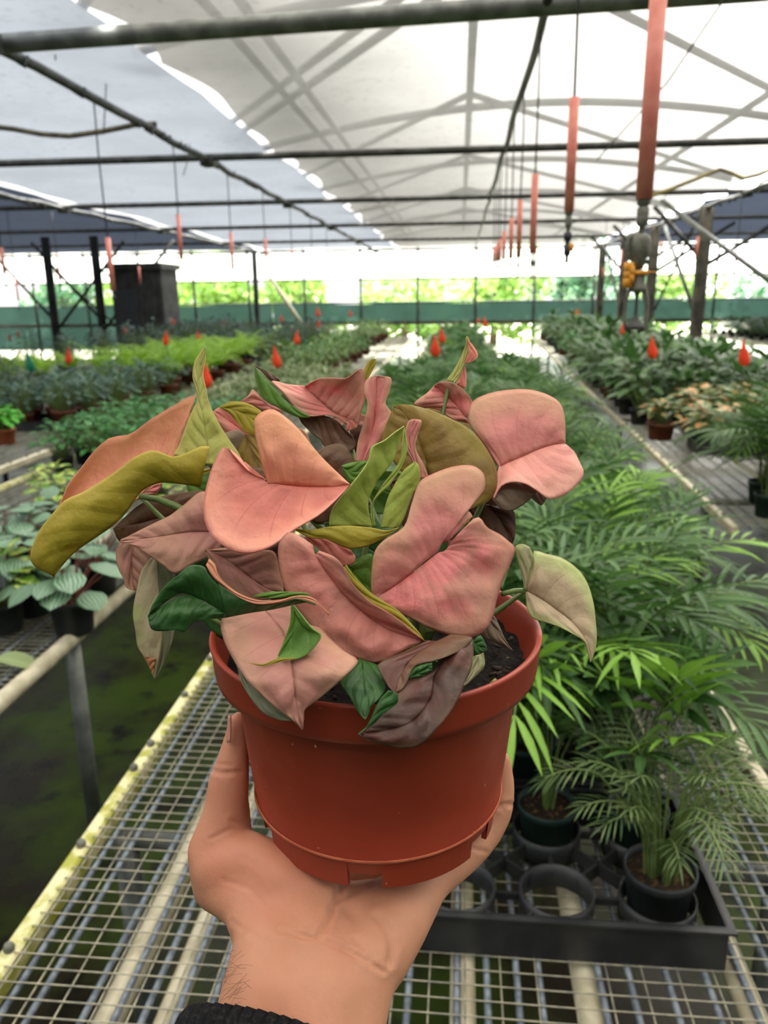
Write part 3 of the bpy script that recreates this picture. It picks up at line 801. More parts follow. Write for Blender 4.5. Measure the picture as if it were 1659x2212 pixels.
# --- front right pink leaf with the eye shaped hole
leaf(['pinktan', 'pink'], [
    S(0, [(968, 1170), (958, 1172), (950, 1179), (946, 1191), (925, 1207), (880, 1245), (840, 1274), (805, 1293)], [(969, 1169), (972, 1164), (1008, 1128), (1021, 1113), (1008, 1101), (1023, 1074), (1044, 1062), (1048, 1039), (1042, 1020), (1019, 1006), (981, 1008), (942, 1021), (908, 1040), (890, 1085), (872, 1138), (828, 1168), (810, 1190), (804, 1223), (802, 1270), (805, 1293)], d=.306, zb=(0, 0, -.3, -.6, -.5, .2, .3, 0), bulge=.3, ease=1.9, pucker=.1, K=7, n=60),
    S(0, [(969, 1173), (967, 1183), (958, 1191), (947, 1194), (925, 1211), (880, 1247), (840, 1275), (805, 1293)], [(970, 1173), (976, 1168), (984, 1163), (1008, 1147), (1020, 1124), (1036, 1118), (1051, 1138), (1081, 1155), (1104, 1174), (1113, 1183), (1103, 1216), (1082, 1266), (1071, 1302), (1066, 1326), (1054, 1352), (1038, 1368), (1009, 1378), (973, 1373), (937, 1361), (901, 1343), (865, 1323), (838, 1312), (820, 1302), (805, 1293)], d=.306, mi=1, zb=(.0, .2, -.2, 0, .6, .6, .3, 0), bulge=.3, ease=1.9, pucker=.12, K=9, n=60)],
     'large rose pink leaf at the front right with an eye shaped hole', (940, 1215, .325))
# --- mid front leaf
leaf(['mauve', 'olive', 'rosed'], [
    S(0, [(680, 1200), (715, 1250), (770, 1310), (840, 1360), (917, 1384)], [(675, 1177), (625, 1150), (604, 1172), (601, 1200), (606, 1240), (616, 1272), (641, 1312), (675, 1356), (710, 1388), (745, 1412), (779, 1426), (806, 1432), (840, 1424), (880, 1401), (917, 1384)], d=.286, mi=2, zb=(-.3, -.2, 0, .4, .6, .3, 0), bulge=.35, pucker=.13, K=7, n=46),
    S(0, [(680, 1200), (715, 1250), (770, 1310), (840, 1360), (917, 1384)], [(690, 1190), (725, 1205), (742, 1225), (762, 1262), (795, 1297), (830, 1318), (860, 1337), (885, 1360), (917, 1384)], d=.286, mi=2, zb=(0, .4, .5, .2), bulge=.2, pucker=.08, K=7),
    S(0, [(742, 1225), (762, 1262), (795, 1297), (830, 1320), (860, 1340), (885, 1362), (917, 1384)], [(748, 1220), (762, 1240), (783, 1263), (806, 1284), (834, 1302), (858, 1317), (884, 1342), (908, 1370), (917, 1384)], d=.284, mi=1, bulge=.15, pucker=0)],
     'rose leaf with an olive rolled edge hanging over the pot front', (690, 1195, .316))
leaf(['green', 'dgreen'], [S(4, [(90, 340), (160, 420), (230, 520)], [(95, 335), (140, 300), (230, 270), (232, 400), (235, 520)], d=.322), S(4, [(90, 340), (160, 420), (230, 520)], [(75, 335), (110, 400), (170, 470), (230, 525)], d=.322, mi=0)])
# --- left mauve leaves
leaf(['mauve'], [S(0, [(470, 1150), (410, 1150), (340, 1160), (258, 1170)], [(480, 1100), (440, 1062), (395, 1093), (367, 1114), (332, 1131), (290, 1152), (258, 1170)], d=.326, bulge=.35, zb=(-.4, -.3, 0)),
                 S(0, [(470, 1150), (410, 1150), (340, 1160), (258, 1170)], [(480, 1190), (444, 1206), (409, 1222), (378, 1240), (353, 1222), (325, 1201), (290, 1179), (258, 1170)], d=.326, bulge=.3, zb=(.2, .6, .3, 0))],
     'pointed dusky mauve leaf stretching to the left', (470, 1152, .328))
leaf(['mauve'], [S(0, [(300, 1150), (285, 1200), (290, 1274)], [(262, 1165), (251, 1195), (254, 1222), (266, 1250), (273, 1268), (290, 1275)], d=.34, zb=(0, .2, .2)), S(0, [(300, 1150), (285, 1200), (290, 1274)], [(345, 1165), (345, 1210), (320, 1250), (300, 1272), (290, 1275)], d=.34)], 'dull mauve leaf hanging behind the pointed one')
leaf(['sage', 'greyg', 'tip'], [
    S(3, [(340, 300), (350, 480), (360, 640), (370, 800), (350, 940), (330, 1052)], [(300, 300), (245, 380), (215, 500), (192, 640), (208, 760), (222, 850), (260, 910), (290, 970), (310, 1020), (330, 1052)], d=.334, bulge=.2, zb=(0, .2, .3, .1, 0)),
    S(3, [(340, 300), (350, 480), (360, 640), (370, 800), (350, 940), (330, 1052)], [(420, 330), (455, 430), (450, 600), (448, 760), (410, 890), (372, 975), (330, 1052)], d=.334, mi=1, bulge=-.2, zb=(-.5, -.6, -.3, 0)),
    S(3, [(332, 925), (322, 980), (318, 1015)], [(258, 908), (285, 960), (308, 1012)], d=.3325, mi=2, pucker=0, bulge=.05)],
     'pale sage leaf hanging at the left with a browned tip', (345, 1210, .336))
# --- lower mauve behind rolled leaf
leaf(['mauve'], [S(3, [(640, 240), (800, 330), (1000, 480), (1110, 520)], [(640, 260), (760, 240), (900, 260), (1060, 260), (1100, 400), (1125, 500), (1110, 520)], d=.322), S(3, [(640, 240), (800, 330), (1000, 480), (1110, 520)], [(650, 290), (720, 420), (800, 520), (940, 560), (1060, 550), (1110, 520)], d=.322)], 'mauve leaf between the coral leaf and the dark green rolled one')
# --- big lower left mauve leaf
leaf(['mauve', 'greyg', 'tip'], [
    S(3, [(1000, 620), (1120, 760), (1170, 950), (1190, 1100), (1205, 1230), (1240, 1362)], [(900, 600), (760, 650), (735, 720), (762, 830), (800, 905), (850, 990), (905, 1065), (1000, 1160), (1100, 1245), (1165, 1290), (1200, 1320), (1240, 1362)], d=.258, bulge=.3, za=(-3.4, -2.2, -1, -.2, 0, 0), zb=(-3.6, -2.6, -1.2, -.2, .1, 0), pucker=.08),
    S(3, [(1000, 620), (1120, 760), (1170, 950), (1190, 1100), (1205, 1230), (1240, 1362)], [(1150, 580), (1280, 640), (1400, 790), (1500, 880), (1582, 938), (1500, 1032), (1400, 1122), (1300, 1200), (1252, 1235), (1248, 1300), (1240, 1362)], d=.258, bulge=.3, za=(-3.4, -2.2, -1, -.2, 0, 0), zb=(-3.6, -2.6, -1, .1, .1, 0), pucker=.1),
    S(3, [(835, 960), (905, 1065), (1000, 1160), (1100, 1245), (1172, 1300)], [(835, 965), (860, 1060), (930, 1180), (1005, 1262), (1100, 1302), (1172, 1306)], d=.261, mi=1, za=(-1.2, -.4, 0), zb=(-1.2, -.4, 0), bulge=.2, K=3)],
     'large dusky mauve leaf hanging over the pot rim at the lower left', (600, 1320, .306))
leaf(['green', 'olive'], [S(3, [(1175, 590), (1200, 720), (1150, 830), (1085, 920)], [(1172, 600), (1165, 690), (1130, 800), (1085, 920)], d=.266, bulge=.1), S(3, [(1175, 590), (1200, 720), (1150, 830), (1085, 920)], [(1190, 595), (1232, 650), (1300, 735), (1355, 782), (1285, 880), (1222, 922), (1160, 928), (1085, 922)], d=.266, bulge=-.3, zb=(0, .3, .4, .2)),
                          S(3, [(905, 948), (1000, 968), (1085, 945), (1200, 925)], [(905, 948), (1000, 955), (1080, 925), (1200, 918)], d=.262, mi=1, pucker=0, bulge=.1)],
     'green folded leaf lying on the large mauve one')
# --- dark green rolled leaf
leaf(['dgreen', 'coralo', 'green'], [
    S(3, [(760, 640), (620, 560), (480, 520), (285, 665)], [(790, 620), (720, 480), (655, 400), (640, 362), (600, 345), (540, 350), (480, 400), (400, 465), (320, 580), (285, 665)], d=0.280, bulge=.4, zb=(.2, .5, .4, 0), pucker=.14, K=6),
    S(3, [(760, 640), (620, 560), (480, 540), (285, 665)], [(770, 668), (640, 682), (560, 705), (505, 760), (460, 748), (400, 752), (312, 742), (285, 665)], d=0.280, bulge=.3, zb=(0, .1, .3, 0), pucker=.12),
    S(3, [(770, 668), (900, 642), (1050, 618), (1170, 592), (1282, 572), (1322, 592)], [(720, 460), (800, 515), (880, 552), (1000, 580), (1100, 576), (1200, 552), (1322, 592)], d=0.279, bulge=.35, zb=(.3, .4, .1)),
    S(3, [(645, 345), (690, 420), (760, 480), (850, 545), (960, 585), (1090, 578), (1210, 550), (1340, 592), (1402, 655)], [(662, 305), (700, 340), (715, 400), (760, 455), (850, 520), (960, 560), (1090, 560), (1210, 535), (1300, 545), (1360, 600), (1412, 645)], d=0.275, mi=1, bulge=.15, pucker=0),
    S(3, [(940, 540), (1060, 548), (1200, 540), (1290, 550)], [(940, 535), (1020, 512), (1160, 510), (1275, 520), (1290, 545)], d=0.278, mi=2, pucker=.02, bulge=.1)],
     'dark green rolled leaf with a thin pink lip at the lower left', (430, 1320, .302))
# --- lower right leaves
leaf(['dgreen'], [S(4, [(170, 900), (185, 1050), (195, 1150), (190, 1255)], [(150, 895), (40, 1022), (100, 1125), (150, 1212), (190, 1255)], d=.259, za=(-2, -.6, 0), zb=(-2, -.6, 0), bulge=.2), S(4, [(170, 900), (185, 1050), (195, 1150), (190, 1255)], [(260, 930), (312, 1062), (282, 1122), (222, 1182), (212, 1220), (190, 1255)], d=.259, za=(-2, -.6, 0), zb=(-2, -.6, 0), bulge=.1)],
     'small green pointed leaf hanging at the front of the pot')
leaf(['mauved', 'brown'], [S(4, [(620, 790), (480, 880), (410, 980), (365, 1095)], [(560, 785), (430, 850), (265, 930), (290, 995), (330, 1062), (365, 1097)], d=.262, za=(-2.4, -1, 0), zb=(-2.4, -1, 0), mi=0, bulge=.2), S(4, [(620, 790), (480, 880), (410, 980), (365, 1095)], [(700, 750), (830, 770), (780, 832), (700, 872), (600, 906), (540, 912), (480, 945), (440, 1032), (405, 1080), (365, 1097)], d=.262, za=(-2.4, -1, 0), zb=(-2.4, -1, 0), mi=1, bulge=.2)],
     'brown mauve folded leaf pointing down below the rose leaf')
leaf(['mauved', 'dgreen'], [
    S(4, [(700, 840), (600, 1000), (580, 1130), (450, 1280), (150, 1345)], [(832, 780), (836, 900), (795, 1022), (742, 1142), (680, 1242), (605, 1325), (540, 1392), (480, 1422), (400, 1426), (300, 1406), (200, 1376), (150, 1345)], d=.254, bulge=.35, za=(-2.8, -1.2, -.2, 0), zb=(-2.8, -1.8, -.6, 0, .1, 0), pucker=.12, K=6),
    S(4, [(700, 840), (600, 1000), (580, 1130), (450, 1280), (150, 1345)], [(640, 880), (590, 960), (460, 1000), (385, 1092), (372, 1152), (292, 1222), (222, 1292), (150, 1345)], d=.254, bulge=.2, za=(-2.8, -1.2, -.2, 0), zb=(-2.8, -1.4, -.4, 0), pucker=.1),
    S(4, [(385, 1100), (385, 1150), (300, 1220), (225, 1295), (150, 1345)], [(330, 1082), (282, 1132), (222, 1258), (190, 1310), (150, 1345)], d=.252, mi=1, bulge=.15, K=4)],
     'dark mauve leaf with a green turned edge, lowest on the pot front', (950, 1420, .30))
leaf(['dgreen'], [S(4, [(455, 1005), (520, 970), (590, 930)], [(455, 1000), (490, 950), (590, 918)], d=.266), S(4, [(455, 1005), (520, 970), (590, 930)], [(460, 1010), (530, 1000), (592, 962)], d=.266)])
leaf(['green', 'sage'], [S(4, [(870, 870), (840, 960), (785, 1052)], [(835, 880), (822, 960), (780, 1052)], d=.268, mi=1), S(4, [(870, 870), (840, 960), (785, 1052)], [(896, 858), (902, 932), (862, 982), (785, 1055)], d=.268, mi=1)], 'pale green leaf scrap at the pot rim')
leaf(['dgreen'], [S(4, [(835, 790), (870, 820), (915, 840)], [(835, 785), (880, 755), (922, 840)], d=.29), S(4, [(835, 790), (870, 820), (915, 840)], [(832, 840), (845, 872), (918, 845)], d=.29)])
leaf(['taupe'], [S(4, [(930, 660), (985, 740), (1068, 842)], [(880, 752), (925, 775), (1000, 802), (1068, 842)], d=.305), S(4, [(930, 660), (985, 740), (1068, 842)], [(962, 635), (1002, 722), (1048, 815), (1068, 842)], d=.305)], 'small taupe leaf lying on the soil')
leaf(['sagep', 'sage'], [
    S(4, [(1150, 485), (1230, 530), (1310, 585), (1430, 680), (1515, 800), (1535, 912)], [(1155, 470), (1165, 410), (1185, 340), (1192, 290), (1200, 248), (1262, 265), (1360, 290), (1450, 350), (1512, 432), (1552, 560), (1567, 680), (1572, 780), (1556, 860), (1535, 912)], d=.330, bulge=.35, zb=(0, 0, -.4, -.6, -.4, 0), pucker=.08, ease=1.2),
    S(4, [(1150, 485), (1230, 530), (1310, 585), (1430, 680), (1515, 800), (1535, 912)], [(1150, 495), (1152, 560), (1162, 605), (1192, 652), (1252, 672), (1342, 702), (1440, 752), (1502, 795), (1522, 860), (1535, 912)], d=.330, bulge=.25, zb=(0, .3, .3, 0), pucker=.06, ease=1.2),
    S(4, [(1150, 480), (1160, 410), (1182, 340), (1192, 285), (1172, 232)], [(1140, 480), (1128, 400), (1100, 300), (1088, 222), (1130, 208), (1172, 230)], d=.328, mi=1, bulge=.3, K=3)],
     'pale green and pink leaf hanging over the right side of the pot', (1136, 1276, .331))
sm = MB(); sm.tube([P(1085, 1283, .322), P(1110, 1276, .326), P(1136, 1275, .330)], .0011, 8)
hbuild(sm, 'petiole', MT['petiole'])
sm = MB(); sm.tube([P(302, 1072, .339), P(340, 1078, .338), P(376, 1092, .334), P(430, 1120, .335)], [.0013, .0015, .0017, .0018], 8)
hbuild(sm, 'petiole', MT['petiole'])
# darker leaves deep inside the clump, seen in the gaps
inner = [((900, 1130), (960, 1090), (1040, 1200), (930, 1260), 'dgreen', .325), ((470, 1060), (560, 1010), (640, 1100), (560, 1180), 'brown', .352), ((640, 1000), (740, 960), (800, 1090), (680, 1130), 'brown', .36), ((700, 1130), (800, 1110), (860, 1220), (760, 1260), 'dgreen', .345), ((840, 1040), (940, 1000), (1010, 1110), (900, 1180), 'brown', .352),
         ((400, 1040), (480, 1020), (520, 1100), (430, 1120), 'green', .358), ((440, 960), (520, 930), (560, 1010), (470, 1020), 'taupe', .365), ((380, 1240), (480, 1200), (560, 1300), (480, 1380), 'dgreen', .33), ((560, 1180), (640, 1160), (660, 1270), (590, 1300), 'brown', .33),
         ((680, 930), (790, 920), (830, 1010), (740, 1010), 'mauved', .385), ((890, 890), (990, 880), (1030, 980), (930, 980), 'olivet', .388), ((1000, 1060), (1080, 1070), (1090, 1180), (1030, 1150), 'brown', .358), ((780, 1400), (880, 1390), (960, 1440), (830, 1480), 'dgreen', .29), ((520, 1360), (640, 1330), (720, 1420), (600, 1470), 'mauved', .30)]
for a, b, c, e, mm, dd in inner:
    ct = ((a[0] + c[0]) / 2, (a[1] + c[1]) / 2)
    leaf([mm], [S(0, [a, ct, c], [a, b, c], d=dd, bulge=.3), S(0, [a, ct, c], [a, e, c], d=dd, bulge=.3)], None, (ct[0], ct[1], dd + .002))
# leaves at the back of the clump
for (px, py, dd, mm, w) in ((620, 960, .415, 'pinktan', 60), (760, 930, .43, 'mauve', 60), (900, 950, .425, 'olivet', 60), (1000, 1010, .41, 'mauve', 50), (480, 1040, .40, 'olive', 50), (560, 1150, .39, 'green', 60), (980, 1150, .40, 'green', 50), (700, 1060, .40, 'green', 70), (830, 1060, .40, 'green', 70)):
    leaf([mm], [S(0, [(px - w, py - 20), (px, py), (px + w, py + 30)], [(px - w, py - 20), (px - w * .3, py - w * .6), (px + w * .6, py - w * .5), (px + w, py + 30)], d=dd, bulge=-.4), S(0, [(px - w, py - 20), (px, py), (px + w, py + 30)], [(px - w, py - 20), (px - w * .6, py + w * .6), (px + w * .3, py + w * .7), (px + w, py + 30)], d=dd, bulge=-.4)], None, (px - w, py - 20, dd))
# ---------------------------------------------------------------- the hand
def skin():
    m, t = newmat('skin'); k = NT(t)
    co = k.co()
    n1 = k.noise(38, 4, co, .55); n2 = k.noise(420, 3, co, .6); n3 = k.noise(14, 2, co)
    c = k.mix(k.ramp(n1, .35, .68), s2l((196, 138, 106)), s2l((206, 148, 116)))
    c = k.mix(k.math('MULTIPLY', k.ramp(n3, .45, .7), .55), c, s2l((204, 124, 98)))
    p = k.bsdf(c, .52, .35, 0, k.math('ADD', k.math('MULTIPLY', n2, .5), n1), .5, .0007)
    p.inputs['Subsurface Weight'].default_value = .12
    p.inputs['Subsurface Radius'].default_value = (.006, .0025, .0012)
    p.inputs['Subsurface Scale'].default_value = .6
    k.out(p.outputs[0])
    return m
MT['skin'] = skin()
def capsule(bm, a, b, ra, rb, n=20):
    ax = (b - a); L = ax.length; ax = ax / L if L > 1e-7 else UPZ
    u = ax.orthogonal().normalized(); w = ax.cross(u)
    rings = []
    for i in range(7):
        q = -math.pi / 2 + math.pi / 2 * i / 6
        rings.append((a + ax * ra * math.sin(q), ra * math.cos(q)))
    for i in range(7):
        q = math.pi / 2 * i / 6
        rings.append((b + ax * rb * math.sin(q), rb * math.cos(q)))
    vs = [[bm.verts.new(c + (u * math.cos(2 * math.pi * k / n) + w * math.sin(2 * math.pi * k / n)) * max(r, 1e-5)) for k in range(n)] for c, r in rings]
    for i in range(len(vs) - 1):
        for k in range(n):
            bm.faces.new((vs[i][k], vs[i][(k + 1) % n], vs[i + 1][(k + 1) % n], vs[i + 1][k]))
    bm.faces.new(list(reversed(vs[0]))); bm.faces.new(vs[-1])
def H(px, py, d, r): return (P(px, py, d), r * d / F)
chains = [
 # thumb
 [(480, 1905, .342, 66), (462, 1838, .343, 58), (477, 1790, .344, 52), (489, 1735, .345, 46), (494, 1690, .346, 46), (504, 1640, .347, 36), (512, 1590, .348, 28), (515, 1556, .348, 23)],
 [(462, 1838, .343, 58), (500, 1800, .346, 46), (505, 1740, .349, 36)],
 # thenar mound
 [(480, 1870, .340, 68), (545, 1860, .335, 60), (610, 1902, .327, 64), (680, 1945, .326, 64)],
 [(500, 1925, .336, 60), (570, 1950, .328, 78), (640, 1990, .320, 80)],
 [(560, 1980, .324, 72), (610, 2040, .316, 90)],
 # palm under the pot
 [(640, 1940, .345, 70), (740, 1970, .342, 60), (850, 1960, .345, 60)],
 [(700, 1990, .326, 70), (790, 1985, .328, 72), (850, 1965, .332, 70)],
 [(660, 1915, .372, 55), (760, 1910, .376, 50), (860, 1890, .376, 50)],
 # hypothenar side
 [(800, 2060, .316, 88), (850, 1990, .326, 78), (885, 1945, .336, 66), (915, 1915, .345, 52)],
 [(860, 1930, .336, 50), (925, 1895, .347, 44), (960, 1880, .352, 40)],
 # wrist and forearm
 [(600, 2060, .312, 100), (592, 2130, .305, 112), (560, 2230, .297, 105), (520, 2380, .28, 110)],
 [(690, 2060, .312, 100), (700, 2140, .304, 110), (690, 2250, .296, 115), (640, 2400, .278, 120)],
 [(780, 2070, .312, 82), (765, 2140, .306, 84), (735, 2240, .298, 95), (700, 2400, .28, 100)],
 # little finger
 [(915, 1920, .345, 42), (965, 1880, .352, 40), (1015, 1838, .360, 38), (1052, 1795, .366, 36), (1073, 1750, .369, 36), (1080, 1705, .370, 34), (1080, 1660, .369, 29), (1080, 1638, .368, 24)],
 # ring, middle and index finger behind the pot
 [(860, 1890, .376, 44), (900, 1838, .398, 38), (935, 1790, .425, 34), (948, 1720, .438, 31), (945, 1655, .440, 26)],
 [(780, 1895, .378, 44), (800, 1838, .405, 38), (820, 1790, .434, 35), (828, 1700, .447, 32), (826, 1620, .447, 26)],
 [(690, 1900, .375, 44), (680, 1840, .400, 38), (670, 1790, .430, 35), (672, 1720, .441, 32), (680, 1655, .441, 26)],
]
bm = bmesh.new()
for ch in chains:
    pr = [H(*c) for c in ch]
    for (a, ra), (b, rb) in zip(pr, pr[1:]): capsule(bm, a, b, ra, rb)
me = bpy.data.meshes.new('person')
bm.to_mesh(me); bm.free()
tmp = bpy.data.objects.new('person', me); COL.objects.link(tmp)
rm = tmp.modifiers.new('r', 'REMESH'); rm.mode = 'VOXEL'; rm.voxel_size = .0013
sm_ = tmp.modifiers.new('s', 'SMOOTH'); sm_.factor = .5; sm_.iterations = 40
bpy.context.view_layer.update()
dg = bpy.context.evaluated_depsgraph_get()
hm = bpy.data.meshes.new_from_object(tmp.evaluated_get(dg))
bpy.data.objects.remove(tmp)
HAND = bpy.data.objects.new('person', hm); COL.objects.link(HAND)
hm.materials.clear(); hm.materials.append(MT['skin'])
hm.polygons.foreach_set('use_smooth', [True] * len(hm.polygons))
tag(HAND, 'bare left hand of a person with a black cuff, palm up, holding the pot', 'person')
# creases: grooves along lines given in the picture, pressed into the surface facing the camera
def proj(p):
    d = p - CAM; z = d.dot(FW)
    return 829.5 + F * d.dot(RT) / z, 1106 - F * d.dot(UP) / z, z
def seg(px, py, pts):
    best = 1e9
    for (x0, y0), (x1, y1) in zip(pts, pts[1:]):
        vx, vy = x1 - x0, y1 - y0
        t = max(0, min(1, ((px - x0) * vx + (py - y0) * vy) / (vx * vx + vy * vy)))
        best = min(best, math.hypot(px - x0 - t * vx, py - y0 - t * vy))
    return best
creases = [([(640, 2020), (690, 2030), (745, 2052), (790, 2075), (830, 2100)], 5, .0011), ([(600, 2010), (660, 2022)], 5, .0006),
           ([(738, 1890), (730, 1935), (712, 1985), (690, 2020)], 7, .0016), ([(735, 1945), (760, 1925), (800, 1915)], 6, .0012),
           ([(815, 1980), (840, 2010), (850, 2045), (842, 2080)], 8, .0012), ([(770, 2030), (790, 2050), (800, 2070)], 6, .0008),
           ([(447, 1660), (480, 1670), (520, 1668)], 5, .0008), ([(455, 1650), (500, 1655)], 4, .0005),
           ([(500, 1775), (540, 1782), (580, 1805)], 5, .0009), ([(455, 1812), (500, 1790), (560, 1790)], 4, .0006),
           ([(1045, 1722), (1080, 1740), (1106, 1738)], 5, .0009), ([(1000, 1822), (1030, 1836), (1050, 1840)], 4, .0006), ([(1050, 1730), (1090, 1752)], 4, .0005),
           ([(520, 1850), (570, 1880), (600, 1930)], 4, .0004), ([(480, 1900), (540, 1920), (580, 1970)], 4, .0004), ([(930, 1890), (955, 1870)], 4, .0006),
           ([(560, 1860), (600, 1900), (620, 1950)], 4, .0004), ([(500, 1990), (560, 2030), (640, 2050)], 4, .0004)]
for v in hm.vertices:
    x, y, z = proj(v.co)
    if v.normal.dot(CAM - v.co) > 0 and 1500 < y < 2230:
        dz = 0
        for pts, w, dep in creases:
            q = seg(x, y, pts)
            if q < 4 * w: dz += .85 * dep * math.exp(-(q / w) ** 2) - .85 * dep * .35 * math.exp(-((q - 2.2 * w) / w) ** 2)
        if dz: v.co -= v.normal * dz
hm.update()
# thumbnail, seen edge on at the left of the thumb tip
mb = MB(); rows = []
for i in range(9):
    t = i / 8
    y = lerp(1604, 1546, t); d = lerp(.3465, .347, t)
    w = 8 * math.sin(math.pi * min(1, .35 + t * .5)) ** .5
    rows.append([P(lerp(491, 494, t) - 2 + (j / 4) * w, y, d - .006 - .0022 * math.sin(math.pi * j / 8)) for j in range(5)])
mb.grid(rows)
nl = mb.build('thumbnail', flat('fingernail', (206, 142, 124), (214, 156, 138), 40, .35, .5), HAND)
sd = nl.modifiers.new('t', 'SOLIDIFY'); sd.thickness = .0006
# black ribbed cuff
ca = [P(560, 2200, .2975), P(640, 2206, .297)]
mb = MB(); rows = []
axis_a, axis_b = P(596, 2250, .293), P(530, 2480, .268)
ax = (axis_b - axis_a).normalized()
u = (RT - ax * RT.dot(ax)).normalized(); w = ax.cross(u)
N = 150
for i in range(22):
    t = i / 21
    c = axis_a + ax * (.055 * t)
    rr = 1.0 + .10 * t
    row = []
    for k in range(N):
        q = 2 * math.pi * k / N
        rib = .0009 * math.sin(q * 50) if True else 0
        lip = -.001 if i == 0 else 0
        row.append(c + u * math.cos(q) * (.0358 * rr + rib + lip) + w * math.sin(q) * (.0258 * rr + rib + lip))
    rows.append(row)
mb.grid(rows, close=True)
cuff = mb.build('cuff', flat('black_ribbed_knit', (20, 20, 22), (44, 43, 40), 700, .9, .2, 0, .5, .7, .8, .0008), HAND)
sd = cuff.modifiers.new('t', 'SOLIDIFY'); sd.thickness = .002; sd.offset = 1

# short dark hairs on the thumb side of the wrist
mb = MB(); rnd = random.Random(21)
vs = []
for v in hm.vertices:
    x, y, z = proj(v.co)
    if 478 < x < 560 and 2050 < y < 2190 and v.normal.dot(CAM - v.co) > 0: vs.append(v)
for i in range(34):
    v = rnd.choice(vs); p = v.co.copy()
    d = (UP * rnd.uniform(-1, .4) - RT * rnd.uniform(.2, 1) + v.normal * rnd.uniform(.3, .8)).normalized()
    pts = [p]
    for q in range(4):
        d = (d + UP * rnd.uniform(-.4, .2) + RT * rnd.uniform(-.3, .3)).normalized()
        p = p + d * .0022; pts.append(p)
    mb.tube(pts, .00004, 3, cap=False)
mb.build('arm_hair', MT['black'], HAND)

# the rest of the jacket sleeve, below the picture
mb = MB(); rows = []
for i in range(15):
    t = i / 14
    c = axis_a + ax * (.05 + .26 * t)
    g = 1.12 + .25 * t ** .6
    rows.append([c + u * math.cos(2 * math.pi * k / 48) * .0358 * g * (1 + .03 * math.sin(9 * t + 3 * math.cos(2 * math.pi * k / 48))) + w * math.sin(2 * math.pi * k / 48) * .0258 * g * 1.15 for k in range(48)])
mb.grid(rows, close=True)
sl = mb.build('sleeve', MT['sleeve_black'], HAND)
sd = sl.modifiers.new('t', 'SOLIDIFY'); sd.thickness = .002
# ---------------------------------------------------------------- benches
ZB = 0.70
def bench(origin, ang, w, L, rods, pipes, lab, rail_m=('algae', 'cream'), rail_r=0.013, ynear=0.0, tube_edge=False, fine=6.0, legs=True):
    b = empty('greenhouse_bench', (origin[0], origin[1], 0), ang, lab, 'bench', 'wire mesh plant benches')
    mb = MB()
    y = 0.0
    while y < L:
        zz = ZB - 0.0012 + 0.0008 * math.sin(y * 40)
        mb.tube([(0.0, y, zz), (w * .33, y + .002 * math.sin(y * 9), zz), (w * .66, y - .002, zz), (w, y, zz)], 0.0013, 4, cap=False)
        y += 0.0235 if y < fine else 0.06
    k = 0; x = 0.012
    while x < w:
        mb.tube([(x, 0, ZB - 0.0036), (x + .003, L * .1, ZB - 0.0036), (x, L * .2, ZB - 0.0036), (x, L, ZB - .0036)], 0.0013, 4, cap=False)
        x += 0.046; k += 1
    mb.build('wire_mesh', MT['wire'], b)
    for x in rods:
        MB().tube([(x, 0, ZB - 0.0095), (x, L, ZB - 0.0095)], 0.0048, 8).build('rod', MT['rod'], b)
    for x, r in pipes:
        MB().tube([(x, 0, ZB - 0.0145 - r), (x, L, ZB - 0.0145 - r)], r, 12).build('support_pipe', MT['cream'], b)
    for i, x in enumerate((-rail_r * .6, w + rail_r * .6)):
        mb = MB()
        if tube_edge:
            mb.tube([(x, 0, ZB), (x, L, ZB)], 0.02, 14)
        else:
            mb.box((x - rail_r, 0, ZB - 0.04), (x + rail_r, L, ZB - 0.002))
        rl = mb.build('side_rail', MT[rail_m[i]], b, tube_edge)
        if not tube_edge:
            bv = rl.modifiers.new('b', 'BEVEL'); bv.width = 0.004
            cm = MB(); rnd = random.Random(int(origin[0] * 100) + i)
            y = .15
            while y < min(L, 4):
                cm.lathe([(0.0001, .009), (.006, .008), (.008, .003), (.007, -.004)], 8, 0, (x, y, ZB))
                y += rnd.uniform(.08, .22)
            cm.build('mesh_clip', MT['grey_pl'], b)
    if legs:
        y = 0.95 if tube_edge else 0.55
        while y < L:
            for x in (.03, w - .03):
                MB().tube([(x, y, 0), (x, y, ZB - .04)], 0.022, 10).build('leg', MT['galv'], b)
            MB().tube([(.03, y, ZB - .05), (w - .03, y, ZB - .05)], 0.016, 8).build('cross_bar', MT['galv'], b)
            y += 2.4
    return b
rodsC = [.032, .069, .137, .177, .212, .252, .292, .332, .372, .412, .452, .492, .538, .60, .639, .678, .707, .785, .824, .873, .923, .97, 1.01, 1.05, 1.09]
bench((-.592, 0.55), 0, 1.145, 17.4, rodsC, [(.159 - .0, .019), (.235, .016), (.42, .016), (.608, .017), (.77, .018), (.972, .016)],
      'wire mesh bench in the middle, under the hand, with a yellow algae stained rail')
R2 = [.05, .1, .17, .24, .31, .38, .45, .52, .6, .68, .76, .84, .92, 1.0, 1.08]
bench((-2.14, 0.9), 0, 1.135, 17.2, R2, [(.4, .016), (.8, .016)], 'wire mesh bench left of the middle one with a white tube edge', tube_edge=True)
bench((-3.62, 2.2), 0, 1.16, 15.5, R2, [(.4, .016), (.8, .016)], 'second wire mesh bench left of the middle one with a cream rail', ('cream', 'cream'), .02)
bench((-5.2, 3.5), 0, 1.2, 14.2, R2[::2], [(.6, .016)], 'farthest left wire mesh bench carrying dark plants', ('cream', 'cream'), .02, fine=0)
pa, pb = onz(1204, 777, ZB), onz(1586, 1129, ZB)
angR = math.atan2(-(pa.x - pb.x), (pa.y - pb.y))
dR = (pa - pb).normalized()
oR = pb - dR * 1.0
